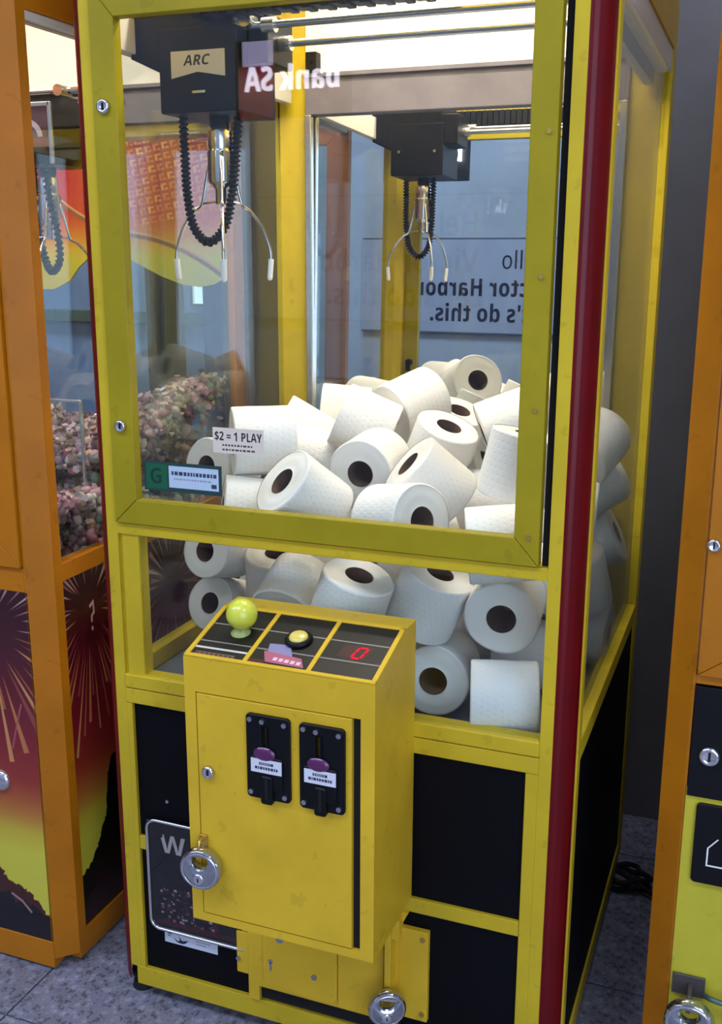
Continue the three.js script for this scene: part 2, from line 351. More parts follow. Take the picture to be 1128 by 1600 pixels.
// crane: rails, trolley, claw with three fingers and a coiled cable
function crane(g, o) {
  const { x, y, z, s = 1 } = o;
  // x, y, z: middle of the underside of the motor box
  for (const [yy, zz] of o.rods) mesh('guide_rod', cyl(0.0055, 0.0055, W - 0.02, W / 2, yy, zz, 'x', 16), M.steel, g);
  if (!o.small) for (const xx of [0.006, W - 0.006]) mesh('end_beam', B(xx - 0.008, xx + 0.008, 1.575, 1.625, -0.69, -0.05), M.channel, g);
  const box = mesh('motor_box', [B(x - 0.0665, x + 0.0665, y, y + 0.12, z - 0.065, z + 0.065, 0.003)], M.blackPlastic, g);
  if (!o.small) mesh('trolley', [slab([[x - 0.118, y + 0.18], [x - 0.118, y + 0.082], [x - 0.064, y + 0.058], [x + 0.06, y + 0.058], [x + 0.06, y + 0.18]], z - 0.06, z + 0.062, 0.003)], M.blackPlastic, box);
  if (!o.small) mesh('bearing_block', [B(x + 0.06, x + 0.10, y + 0.07, y + 0.14, z - 0.06, z + 0.03, 0.003)], M.blackPlastic, box);
  for (const b of [cyl(0.011, 0.011, 0.02, x + 0.108, o.rods[0][0], o.rods[0][1], 'x', 16), cyl(0.011, 0.011, 0.02, x + 0.108, o.rods[1][0], o.rods[1][1], 'x', 16), cyl(0.010, 0.010, 0.03, x + 0.077, y + 0.125, z + 0.045, 'z', 14)]) mesh('bearing', b, M.alu, box);
  for (const dx of [-0.045, 0.045]) { const b = mesh('screw', cyl(0.0035, 0.0035, 0.003, x + dx, y + 0.055, z - 0.066, 'z', 10), M.steel, box); }
  // solenoid and claw
  const cy = y - 0.055;
  const body = mesh('claw_body', lathe([[0, 0.056], [0.016, 0.056], [0.016, 0.036], [0.0195, 0.034], [0.0195, 0.012], [0.0185, 0.010], [0.0185, 0.006], [0.0205, 0.004], [0.0205, -0.04], [0.018, -0.045], [0.010, -0.052], [0.010, -0.075], [0.0, -0.076]], 28).translate(x, cy, z), M.chrome, g);
  for (const [k, az] of o.az.entries()) {
    const dx = Math.sin(az), dz = Math.cos(az), q = (r, h) => [x + dx * r, cy + h, z + dz * r];
    const f = mesh('claw_finger', [tube([q(0.014, 0.002), q(0.024, -0.025), q(0.036, -0.074), q(0.05, -0.084), q(0.073, -0.11), q(0.087, -0.145), q(0.089, -0.168)].map((p, i) => p), 0.0027, 48, 7, false, 0.35), cyl(0.005, 0.005, 0.012, ...q(0.016, 0.0), 'x', 10)], M.chrome, body);
    const tip = tube([q(0.089, -0.160), q(0.086, -0.19)], 0.0048, 6, 8); mesh('rubber_tip', [tip, new THREE.SphereGeometry(0.0048, 8, 6).translate(...q(0.086, -0.19))], M.white, f);
    mesh('linkage', tube([q(0.006, -0.07), q(0.036, -0.074)], 0.002, 8, 6), M.chrome, f);
  }
  coil(o.cable, 0.0058, 0.0024, o.turns ?? 58, g);
  return box;
}

// ---------------------------------------------------------------- the yellow machine in the middle
const machine = cabinet({ x: 0, label: 'yellow claw machine full of toilet rolls, with red corner bumpers', paint: M.yellow, sideRail: 0.600, bed: 0.57, light: CABINET_LIGHT, postIn: 0.0192, postInR: 0.7025, chamferLeft: 0.024 });
{
  const g = machine;
  // red bumpers on the chamfered corners
  const bump = (mx, mz, ux, uz, nx, nz, w, h) => { const p = []; for (let i = 0; i <= 12; i++) { const t = Math.PI * i / 12, c = Math.cos(t) * w, s = Math.pow(Math.sin(t), 0.7) * h; p.push([mx + ux * c + nx * s, mz + uz * c + nz * s]); } return p; };
  const q = Math.SQRT1_2;
  const bumperGeo = (...a) => toCreasedNormals(prism(bump(...a), 0.03, TOP), 0.7);
  mesh('corner_bumper', bumperGeo(0.7345, -0.0155, q, -q, q, q, 0.0195, 0.008), M.red, g);
  mesh('corner_bumper', bumperGeo(-0.012, -0.013, -q, -q, -q, q, 0.014, 0.003), M.red, g);
  // mirror at the back with its aluminium edge strips
  mesh('back_mirror', B(0.041, W - 0.041, -0.993, 0, -0.006, 0, 0).rotateX(-THREE.MathUtils.degToRad(1.2)).translate(0, 1.553, -0.712), M.mirror, g);   // hung from its top edge, leaning back a little
  for (const x of [0.041, W - 0.055]) mesh('mirror_strip', B(x, x + 0.014, 0.56, 1.553, -0.705, -0.690, 0.002), M.alu, g);
  // front: rails, panes, panels
  mesh('window_post', B(0.0245, 0.055, 0.612, 0.852, -0.03, -0.003), M.yellow, g);
  mesh('post_liner', B(0.0192, 0.0250, 0.05, 0.868, -0.03, -0.007, 0), M.yellow, g);
  mesh('door_sill', B(0.0192, 0.7025, 0.850, 0.8685, -0.03, 0.0), M.yellow, g);
  mesh('window_rail', B(0.0192, 0.7025, 0.590, 0.6145, -0.03, 0.003, 0.003), M.yellow, g);
  mesh('panel_rail', B(0.0192, 0.7025, 0.5635, 0.5892, -0.03, 0.0015), M.yellow, g);
  mesh('panel_stile', B(0.0192, 0.0299, 0.06, 0.5635, -0.03, 0.0), M.yellow, g);
  mesh('panel_stile', B(0.684, 0.7025, 0.06, 0.5635, -0.03, 0.0), M.yellow, g);
  mesh('bottom_rail', B(0.012, 0.7195, 0.026, 0.062, -0.03, 0.001), M.yellow, g);
  mesh('middle_rail', B(0.0299, 0.684, 0.295, 0.3195, -0.02, -0.0005), M.yellow, g);
  mesh('front_panel', B(0.0299, 0.684, 0.3195, 0.5635, -0.014, -0.007, 0), M.black, g);
  mesh('front_panel', B(0.0299, 0.684, 0.062, 0.295, -0.014, -0.007, 0), M.black, g);
  screw(0.085, 0.392, -0.007, 0.003, g);
  mesh('lower_window', B(0.055, 0.7025, 0.6145, 0.850, -0.011, -0.007, 0), M.glass, g);
  mesh('door_hinge', B(0.6915, 0.7025, 0.8685, TOP, -0.03, -0.012, 0), M.dark, g);
  mesh('front_header', B(0.0192, 0.7025, 1.650, TOP, -0.03, 0.0), M.yellow, g);
  // door
  const d = door(g, 0.0205, 0.690, 0.8705, 1.646, 0.0604, 0.6552, 0.909, 1.60, M.door, M.glass);
  for (const [x, y] of [[0.679, 1.427], [0.677, 1.253], [0.6765, 1.083], [0.675, 0.911]]) screw(x, y, 0.006, 0.0035, d, M.brass);
  camLock(0.0395, 1.483, 0.006, 0.0105, d); camLock(0.0405, 1.024, 0.006, 0.0095, d);
  mesh('lock_cam', [cyl(0.009, 0.009, 0.014, 0.0405, 1.024, -0.021, 'z', 16), B(0.034, 0.047, 1.000, 1.030, -0.032, -0.028, 0.001)], M.blackPlastic, d);
  // stickers on the pane
  const priceTex = canvasTex(512, 192, (c, w, h) => {
    c.fillStyle = '#ddd0b8'; c.fillRect(0, 0, w, h); c.fillStyle = '#15120f'; c.font = 'bold 92px sans-serif'; c.fillText('$2 = 1 PLAY', 16, 96, 480);
    c.fillStyle = '#4b4540'; let k = 7; for (const [y, x0, x1] of [[124, 96, 400], [158, 96, 420]]) for (let x = x0; x < x1;) { k = k * 37 % 101; const l = 12 + k % 26; c.fillRect(x, y, l, 14); x += l + 10; }
  });
  mesh('price_sticker', printUV(B(0.193, 0.277, 0.992, 1.030, -0.0052, -0.0045, 0), 0.193, 0.277, 0.992, 1.030), std({ map: priceTex, roughness: 0.7 }), d, true);
  const ratingTex = canvasTex(512, 176, (c, w, h) => {
    c.fillStyle = '#1e3f3a'; c.fillRect(0, 0, w, h); c.fillStyle = '#0e5b38'; c.fillRect(14, 14, 140, 148); c.fillStyle = '#0a3526'; c.font = 'bold 128px sans-serif'; c.fillText('G', 34, 132);
    c.fillStyle = '#b9cbd6'; c.fillRect(166, 20, 326, 130); c.fillStyle = '#31404e'; let k = 5;
    for (let x = 184; x < 470;) { k = k * 29 % 97; const l = 10 + k % 22; c.fillRect(x, 52, l, 22); x += l + 6; }
    c.fillStyle = '#8a9aa8'; for (let x = 200; x < 440;) { k = k * 29 % 97; const l = 8 + k % 18; c.fillRect(x, 92, l, 10); x += l + 6; }
    c.fillStyle = '#31404e'; c.fillRect(444, 112, 34, 24);
  });
  mesh('rating_sticker', printUV(B(0.071, 0.206, 0.925, 0.971, -0.0052, -0.0045, 0), 0.071, 0.206, 0.925, 0.971), std({ map: ratingTex, roughness: 0.45 }), d, true);
  // crane over the rolls
  const bx = crane(g, { x: 0.1215, y: 1.487, z: -0.185, rods: [[1.590, -0.20], [1.606, -0.145]], az: [2.55, -1.62, 0.5],
    cable: [[0.068, 1.50, -0.165], [0.069, 1.44, -0.165], [0.072, 1.365, -0.165], [0.083, 1.318, -0.165], [0.107, 1.298, -0.165], [0.131, 1.318, -0.17], [0.142, 1.365, -0.18], [0.147, 1.44, -0.19], [0.149, 1.49, -0.195]] });
  const arcTex = canvasTex(256, 128, (c, w, h) => { c.fillStyle = '#cfc4a6'; c.fillRect(0, 0, w, h); c.fillStyle = '#1d1b1a'; c.font = 'bold 64px sans-serif'; c.setTransform(1, 0, -0.2, 1, 18, 0); c.fillText('ARC', 54, 66, 132); c.setTransform(1, 0, 0, 1, 0, 0); });
  const lab = [[0.077, 1.536], [0.122, 1.544], [0.168, 1.536], [0.168, 1.574], [0.077, 1.574]];
  mesh('maker_label', printUV(slab(lab, -0.1200, -0.1192), 0.077, 0.168, 1.534, 1.574), std({ map: arcTex, roughness: 0.7 }), bx, true);
  mesh('chrome_badge', plateOf(roundRect(0.1115, 0.1345, 1.514, 1.518, 0.0018), -0.120, -0.118, 0.0005), M.chrome, bx);
  // cable chain along the top
  for (let i = 0; i < 26; i++) mesh('chain_link', B(0.13 + i * 0.0145, 0.1435 + i * 0.0145, 1.613 + (i % 2) * 0.0022, 1.652, -0.125, -0.09, 0.002), M.blackPlastic, g);

  // ---- control box
  const zf = 0.168, x0 = 0.232, x1 = 0.517;
  const prof = new THREE.Shape(); [[0, 0.323], [0.16, 0.323], [0.16, 0.7392], [0.042, 0.772], [0, 0.772]].forEach((p, i) => i ? prof.lineTo(-p[0], p[1]) : prof.moveTo(-p[0], p[1])); prof.closePath();
  const bodyG = new THREE.ExtrudeGeometry(prof, { depth: x1 - x0, bevelEnabled: false }).rotateY(Math.PI / 2).translate(x0, 0, 0);
  const box = mesh('control_box', [bodyG, B(x0, 0.2495, 0.323, 0.737, 0.16, zf, 0), B(0.497, x1, 0.323, 0.737, 0.16, zf, 0), B(0.2495, 0.497, 0.6865, 0.737, 0.16, zf, 0), B(0.2495, 0.497, 0.323, 0.3365, 0.16, zf, 0)], M.boxYellow, g);
  mesh('box_door', B(0.2513, 0.485, 0.3382, 0.6848, 0.161, 0.1695, 0.0012), M.boxYellow, box);
  mesh('box_hinge', B(0.4855, 0.497, 0.3365, 0.6865, 0.16, 0.1625, 0), M.dark, box);
  camLock(0.2675, 0.568, 0.1695, 0.0095, box);
  mesh('hasp', [B(0.2505, 0.2625, 0.447, 0.468, 0.1695, 0.174, 0.001), new THREE.TorusGeometry(0.0085, 0.003, 8, 20).rotateY(Math.PI / 2).translate(0.2565, 0.455, 0.178)], M.brass, box);
  // top: local frame u = x, v = up the slope, w = away from the top
  const sl = Math.hypot(0.126, 0.035), T = new THREE.Matrix4().makeBasis(V(1, 0, 0), V(0, 0.035 / sl, -0.126 / sl), V(0, 0.126 / sl, 0.035 / sl)).setPosition(0, 0.737, zf);
  const onTop = geo => join(geo).applyMatrix4(T);
  mesh('top_rim', onTop([B(x0, 0.2395, 0.001, 0.130, -0.001, 0.003), B(0.5095, x1, 0.001, 0.130, -0.001, 0.003), B(x0, x1, 0.0005, 0.0075, -0.001, 0.003), B(x0, x1, 0.1235, 0.1305, -0.001, 0.003), B(0.3205, 0.3275, 0.006, 0.125, -0.001, 0.003), B(0.4155, 0.4225, 0.006, 0.125, -0.001, 0.003)]), M.boxYellow, box);
  const panelTex = kind => canvasTex(256, 368, (c, w, h) => {
    c.fillStyle = '#070606'; c.fillRect(0, 0, w, h); c.fillStyle = '#8f8a80'; c.fillRect(0, 128, w, 8); c.fillRect(0, 262, w, 8);
    if (kind === 0) { c.fillStyle = '#d8d2c8'; c.fillRect(0, 308, w, 13); c.fillStyle = '#7a5a46'; c.fillRect(20, 344, 190, 24); c.fillStyle = '#2a1d18'; for (let x = 26; x < 200; x += 23) c.fillRect(x, 350, 9, 12); c.fillStyle = '#101810'; c.fillRect(150, 20, 100, 60); }
    if (kind === 1) { c.fillStyle = '#8b86a8'; c.beginPath(); c.moveTo(40, 222); c.lineTo(130, 214); c.lineTo(168, 292); c.lineTo(60, 300); c.fill(); c.fillStyle = '#b65f72'; c.beginPath(); c.moveTo(38, 276); c.lineTo(210, 296); c.lineTo(240, 356); c.lineTo(70, 350); c.fill(); c.fillStyle = '#e9c9cf'; for (let x = 96; x < 210; x += 26) c.fillRect(x, 312 + (x - 96) * 0.08, 18, 22); c.fillStyle = '#4a1420'; c.fillRect(0, 340, 70, 28); }
    if (kind === 2) { c.fillStyle = '#3a0a12'; c.beginPath(); c.moveTo(70, 150); c.lineTo(200, 150); c.lineTo(180, 238); c.lineTo(60, 238); c.fill(); c.fillStyle = '#171412'; c.fillRect(10, 284, 236, 76); }
  });
  [[0.2395, 0.3205], [0.3275, 0.4155], [0.4225, 0.5095]].forEach(([a, b], k) => {
    mesh('top_insert', onTop(printUV(B(a, b, 0.0075, 0.1235, -0.001, 0.0012, 0), a, b, 0.0075, 0.1235)), std({ map: panelTex(k), roughness: 0.45 }), box, true);
  });
  // LED nought
  const seg = (u0, v0, u1, v1, w) => { const L = Math.hypot(u1 - u0, v1 - v0), b = B(-L / 2, L / 2, -w / 2, w / 2, 0.0012, 0.0022, 0.0004); return b.rotateZ(Math.atan2(v1 - v0, u1 - u0)).translate((u0 + u1) / 2, (v0 + v1) / 2, 0); };
  mesh('led_digit', onTop([seg(0.466, 0.0475, 0.476, 0.0475, 0.003), seg(0.471, 0.0715, 0.481, 0.0715, 0.003), seg(0.4645, 0.049, 0.4668, 0.0585, 0.003), seg(0.4672, 0.0605, 0.4695, 0.070, 0.003), seg(0.4775, 0.049, 0.4798, 0.0585, 0.003), seg(0.4802, 0.0605, 0.4825, 0.070, 0.003)]), std({ color: 0x400008, emissive: 0xff1c30, emissiveIntensity: 1.1 }), box);
  // joystick and button
  mesh('joystick_shaft', [cyl(0.006, 0.007, 0.03, 0.2885, 0.768, 0.1), lathe([[0.016, 0], [0.0155, 0.004], [0.008, 0.012], [0.0065, 0.02], [0, 0.02]], 20).translate(0.2885, 0.752, 0.1)], std({ color: 0x9aa85a, roughness: 0.35 }), box);
  mesh('joystick_ball', new THREE.SphereGeometry(0.0225, 32, 20).translate(0.2895, 0.7835, 0.1), ball, box);
  mesh('button_collar', onTop(lathe([[0, 0], [0.020, 0], [0.020, 0.004], [0.017, 0.007], [0.0145, 0.007], [0.0145, 0.004], [0, 0.004]], 28).rotateX(Math.PI / 2).translate(0.379, 0.069, 0.001)), M.blackPlastic, box);
  mesh('push_button', onTop(lathe([[0, 0.0115], [0.008, 0.011], [0.012, 0.0095], [0.0138, 0.007], [0.0138, 0.003], [0, 0.003]].reverse(), 28).rotateX(Math.PI / 2).translate(0.379, 0.069, 0.001)), phy({ color: 0xe2cf62, roughness: 0.25, clearcoat: 0.7 }), box);
  // coin mechanisms
  for (const [a, b, c0, c1] of [[0.331, 0.397, 0.546, 0.671], [0.411, 0.477, 0.545, 0.670]]) {
    const w = b - a, h = c1 - c0, px = u => a + u * w, py = v => c0 + v * h;
    const sh = roundRect(a, b, c0, c1, 0.006);
    const hole = new THREE.Path(); hole.moveTo(px(0.40), py(0.60)); hole.lineTo(px(0.44), py(0.60)); hole.lineTo(px(0.44), py(0.86)); hole.lineTo(px(0.40), py(0.86)); sh.holes.push(hole);
    const m = mesh('coin_slot', [plateOf(sh, 0.1695, 0.1755, 0.001), plateOf(roundRect(px(0.1), px(0.84), py(0.12), py(0.52), 0.004), 0.175, 0.178, 0.001), plateOf(roundRect(px(0.35), px(0.62), py(-0.04), py(0.3), 0.004), 0.1695, 0.181, 0.0015), B(px(0.33), px(0.38), py(0.58), py(0.88), 0.1752, 0.178, 0.0006), B(px(0.46), px(0.51), py(0.58), py(0.88), 0.1752, 0.178, 0.0006)], M.blackPlastic, box);
    mesh('return_button', lathe([[0, 0.004], [0.010, 0.0035], [0.014, 0.002], [0.0165, 0]].reverse(), 28).rotateX(Math.PI / 2).scale(1, 0.62, 1).translate(px(0.43), py(0.555), 0.1775), phy({ color: 0x5a1c52, roughness: 0.3, clearcoat: 0.5 }), m);
    const tex = canvasTex(256, 96, (c, ww, hh) => { c.fillStyle = '#d9dbe0'; c.fillRect(0, 0, ww, hh); c.fillStyle = '#34364a'; let k = 3; for (const [y, s, e] of [[20, 70, 180], [52, 34, 226]]) for (let x = s; x < e;) { k = k * 31 % 89; const l = 8 + k % 16; c.fillRect(x, y, l, 20); x += l + 5; } });
    mesh('slot_label', printUV(B(px(0.13), px(0.83), py(0.335), py(0.495), 0.1778, 0.1792, 0), px(0.13), px(0.83), py(0.335), py(0.495)), std({ map: tex, roughness: 0.5 }), m, true);
    mesh('coin_exit', B(px(0.46), px(0.52), py(0.02), py(0.28), 0.1805, 0.1814, 0), M.dark, m);
    for (const [u, v] of [[0.1, 0.94], [0.38, 0.93], [0.88, 0.93], [0.1, 0.075], [0.88, 0.07]]) screw(px(u), py(v), 0.1755, 0.0036, m);
  }

  // ---- prize door below the box
  const pd = mesh('prize_door', [slab([[0.235, 0.064], [0.255, 0.064], [0.255, 0.092], [0.499, 0.092], [0.499, 0.263], [0.514, 0.2955], [0.235, 0.2955]], -0.006, 0.006, 0.001), B(0.213, 0.236, 0.108, 0.186, -0.006, 0.004)], M.boxYellow, g);
  mesh('prize_flap', plateOf(roundRect(0.2645, 0.3965, 0.099, 0.25, 0.016), 0.005, 0.0105, 0.001), M.boxYellow, pd);
  mesh('prize_flap', B(0.3985, 0.476, 0.097, 0.25, 0.005, 0.0095, 0.001), M.boxYellow, pd);
  mesh('prize_slot', B(0.255, 0.50, 0.066, 0.0915, -0.006, -0.002, 0), M.dark, pd);
  mesh('lock_plate', B(0.4985, 0.547, 0.108, 0.268, -0.006, 0.005), M.boxYellow, pd);
  mesh('lock_staple', [B(0.484, 0.494, 0.130, 0.285, 0.0, 0.030, 0.0015), B(0.484, 0.505, 0.255, 0.290, 0.0, 0.022, 0.0015)], M.boxYellow, pd);
  for (const [x, y] of [[0.538, 0.255], [0.539, 0.122]]) screw(x, y, 0.005, 0.004, pd, M.brass);
  screw(0.2165, 0.135, 0.004, 0.004, pd, M.steel);
  screw(0.3575, 0.142, 0.0105, 0.0048, pd, M.steel);
  const kh = mesh('keyhole', [cyl(0.004, 0.004, 0.0012, 0.279, 0.150, 0.0106, 'z', 14), B(0.2772, 0.2808, 0.132, 0.148, 0.0100, 0.0112, 0), cyl(0.0075, 0.0075, 0.0012, 0.296, 0.196, 0.0106, 'z', 16)], M.steel, pd);

  // ---- framed card at lower left, label under it
  const cardTex = canvasTex(320, 420, (c, w, h) => {
    c.fillStyle = '#0d0c10'; c.fillRect(0, 0, w, h);
    c.fillStyle = '#a8a29a'; c.font = 'bold 96px sans-serif'; c.fillText('W', 46, 116, 110); c.fillStyle = '#0d0c10'; c.fillRect(40, 40, 16, 20);
    let k = 9; for (let i = 0; i < 420; i++) { k = (k * 1103515245 + 12345) % 2147483648; const x = 40 + k % 200; k = (k * 1103515245 + 12345) % 2147483648; const y = 245 + k % 135; c.fillStyle = ['#4a1c20', '#6d4a4a', '#20161a', '#8d8080', '#33222a', '#231d24'][i % 6]; c.fillRect(x, y, 5 + i % 8, 4 + i % 9); }
    c.fillStyle = '#3a1216'; c.fillRect(20, 386, 300, 18);
  });
  mesh('info_card', printUV(B(0.046, 0.222, 0.152, 0.356, -0.007, 0.001, 0), 0.046, 0.222, 0.152, 0.356), phy({ map: cardTex, roughness: 0.25, clearcoat: 0.5 }), g, true);
  const cx0 = 0.0475, cx1 = 0.225, cy0 = 0.150, cy1 = 0.357, r = 0.018, path = [];
  path.push([cx1, cy1]); for (let i = 0; i <= 6; i++) { const a = Math.PI / 2 + i / 6 * Math.PI / 2; path.push([cx0 + r + Math.cos(a) * r, cy1 - r + Math.sin(a) * r]); }
  for (let i = 0; i <= 6; i++) { const a = Math.PI + i / 6 * Math.PI / 2; path.push([cx0 + r + Math.cos(a) * r, cy0 + r + Math.sin(a) * r]); } path.push([cx1, cy0]);
  const cp = new THREE.CurvePath(); for (let i = 1; i < path.length; i++) cp.add(new THREE.LineCurve3(V(path[i - 1][0], path[i - 1][1], 0.002), V(path[i][0], path[i][1], 0.002)));
  mesh('card_frame', new THREE.TubeGeometry(cp, 120, 0.0028, 8), M.chrome, g);
  const stickTex = canvasTex(320, 72, (c, w, h) => { c.fillStyle = '#cdd3da'; c.fillRect(0, 0, w, h); c.fillStyle = '#1c2a3a'; c.fillRect(18, 12, 26, 6); c.fillRect(18, 26, 18, 5); c.beginPath(); c.moveTo(56, 34); c.quadraticCurveTo(84, 62, 92, 42); c.lineTo(84, 16); c.lineTo(104, 44); c.quadraticCurveTo(130, 40, 142, 34); c.quadraticCurveTo(128, 66, 92, 62); c.quadraticCurveTo(66, 62, 56, 34); c.fill(); c.fillStyle = '#8d97a3'; c.fillRect(190, 20, 90, 7); c.fillRect(190, 38, 60, 6); });
  mesh('maker_sticker', printUV(B(0.068, 0.171, 0.121, 0.1435, -0.0075, -0.006, 0), 0.068, 0.171, 0.121, 0.1435), std({ map: stickTex, roughness: 0.5 }), g, true);
  mesh('caster', [cyl(0.02, 0.02, 0.018, 0.118, 0.02, -0.03, 'x', 20), B(0.104, 0.132, 0.022, 0.034, -0.05, -0.01), B(0.1045, 0.1075, 0.012, 0.03, -0.04, -0.02), B(0.1285, 0.1315, 0.012, 0.03, -0.04, -0.02)], std({ color: 0x2c2e38, roughness: 0.5 }), g);
}

// ---------------------------------------------------------------- padlocks
function padlock(x, y, z, turn, r, label, group) {
  const g = thing('padlock', [x, y, z], label, 'padlock', group);
  const s = new THREE.Shape(); s.absarc(0, 0, r, 0, Math.PI * 2);
  const h = new THREE.Path(); h.absarc(r * 0.05, r * 0.42, r * 0.36, 0, Math.PI * 2, true); s.holes.push(h);
  mesh('body', toCreasedNormals(new THREE.ExtrudeGeometry(s, { depth: 0.008, bevelEnabled: true, bevelSize: 0.005, bevelThickness: 0.005, bevelOffset: -0.005, bevelSegments: 3, curveSegments: 28 }).translate(0, 0, -0.004), 0.9), M.steel, g);
  mesh('face_ring', lathe([[r * 0.8, 0.0088], [r * 0.84, 0.0100], [r * 0.88, 0.0088]], 48).rotateX(Math.PI / 2), M.chrome, g);
  mesh('lock_core', lathe([[0, 0.0115], [r * 0.2, 0.0115], [r * 0.26, 0.0105], [r * 0.28, 0.0085]].reverse(), 24).rotateX(Math.PI / 2).translate(-r * 0.1, -r * 0.42, 0), M.chrome, g);
  const arc = new THREE.TorusGeometry(r * 0.5, 0.0042, 10, 30, Math.PI * 0.95); arc.rotateZ(0.1).translate(0, r * 0.42, 0);
  mesh('shackle', arc, M.chrome, g);
  mesh('keyhole', B(-r * 0.13, -r * 0.07, -r * 0.52, -r * 0.32, 0.0112, 0.0118, 0), M.dark, g);
  g.rotation.set(0, turn, 0.12); return g;
}
padlock(0.2585, 0.421, 0.184, 0.1, 0.0315, 'round steel padlock hanging from the hasp on the control box door');
padlock(0.494, 0.150, 0.043, 0.5, 0.030, 'round steel padlock hanging on the yellow staple beside the prize door');

// ---------------------------------------------------------------- printed art of the orange machines
const artTex = (w, h, k0, burst, rock, extra) => canvasTex(w, h, c => {
  const gr = c.createLinearGradient(0, 0, 0, h);
  [[0, '#2c070c'], [0.2, '#4c0d16'], [0.40, '#7a1620'], [0.53, '#93301f'], [0.62, '#b5702a'], [0.68, '#c6ae30'], [0.74, '#cfc63c'], [1, '#cfc63c']].forEach(([a, b]) => gr.addColorStop(a, b));
  c.fillStyle = gr; c.fillRect(0, 0, w, h);
  let k = k0; const r = () => { k = (k * 1664525 + 1013904223) >>> 0; return k / 4294967296; };
  for (const [bx, by, R, n] of burst) for (let i = 0; i < n; i++) {
    const a = i / n * Math.PI * 2 + r() * 0.12, l = R * (0.5 + 0.5 * r()), i0 = R * (0.2 + 0.14 * r()), wd = R * (0.012 + 0.018 * r()), s = Math.sin(a), q = Math.cos(a);
    c.fillStyle = s > 0 ? ['#b5703a', '#a05a34', '#c08a4a', '#8c4038'][i % 4] : ['#b08478', '#9a6a64', '#c09a90', '#7c4a4a'][i % 4];
    c.beginPath(); c.moveTo(bx + q * i0, by + s * i0); c.lineTo(bx + q * l - s * wd, by + s * l + q * wd + l * 0.1); c.lineTo(bx + q * l + s * wd, by + s * l - q * wd + l * 0.1); c.fill();
  }
  const ridge = (col, pts, j) => { c.fillStyle = col; c.beginPath(); c.moveTo(0, h); let [px, py] = pts[0]; c.lineTo(px * w, py * h); for (const [x, y] of pts.slice(1)) { for (let i = 1; i <= 7; i++) c.lineTo((px + (x - px) * i / 7 + (r() - 0.5) * j * 0.6) * w, (py + (y - py) * i / 7 + (r() - 0.5) * j) * h); px = x; py = y; } c.lineTo(w, h); c.fill(); };
  for (const [col, pts, j] of rock) ridge(col, pts, j);
  extra?.(c);
});
const artSide = phy({ roughness: 0.35, clearcoat: 0.3, map: artTex(1024, 700, 31, [[110, 84, 260, 46], [560, 120, 240, 46]],
  [['#0d0809', [[0, 0.845], [0.04, 0.83], [0.08, 0.80], [0.105, 0.75], [0.13, 0.72], [0.15, 0.60], [0.17, 0.56], [0.3, 0.55], [0.5, 0.66], [0.8, 0.6], [1, 0.7]], 0.012], ['#2a1010', [[0.02, 0.93], [0.09, 0.885], [0.14, 0.90], [0.2, 0.96], [0.4, 0.98], [1, 1]], 0.01]],
  c => { c.fillStyle = '#45080f'; c.beginPath(); c.moveTo(88, 60); c.lineTo(160, 40); c.lineTo(164, 128); c.lineTo(92, 142); c.fill(); c.strokeStyle = '#c9a8a4'; c.lineWidth = 7; c.beginPath(); c.moveTo(112, 72); c.lineTo(130, 66); c.lineTo(132, 86); c.lineTo(120, 92); c.lineTo(121, 104); c.stroke(); c.fillStyle = '#c9a8a4'; c.fillRect(117, 112, 8, 8); }) });
const artFront = phy({ roughness: 0.35, clearcoat: 0.3, map: artTex(640, 620, 12, [[556, 76, 230, 44], [180, 110, 220, 44]],
  [['#43160f', [[0, 0.84], [0.3, 0.9], [0.72, 0.86], [0.80, 0.83], [0.845, 0.80], [0.86, 0.83], [0.90, 0.85], [0.95, 0.875], [1, 0.93]], 0.02], ['#0f0a10', [[0, 0.9], [0.4, 0.95], [0.75, 0.90], [0.83, 0.885], [0.87, 0.875], [0.885, 0.91], [0.93, 0.895], [0.97, 0.92], [1, 0.94]], 0.02]],
  c => { c.strokeStyle = '#9c7a78'; c.lineWidth = 5; c.beginPath(); c.moveTo(560, 545); c.lineTo(582, 556); c.lineTo(600, 574); c.stroke(); c.lineWidth = 3; c.strokeStyle = '#a05a50'; c.beginPath(); c.moveTo(612, 190); c.quadraticCurveTo(596, 240, 588, 272); c.stroke(); }) });

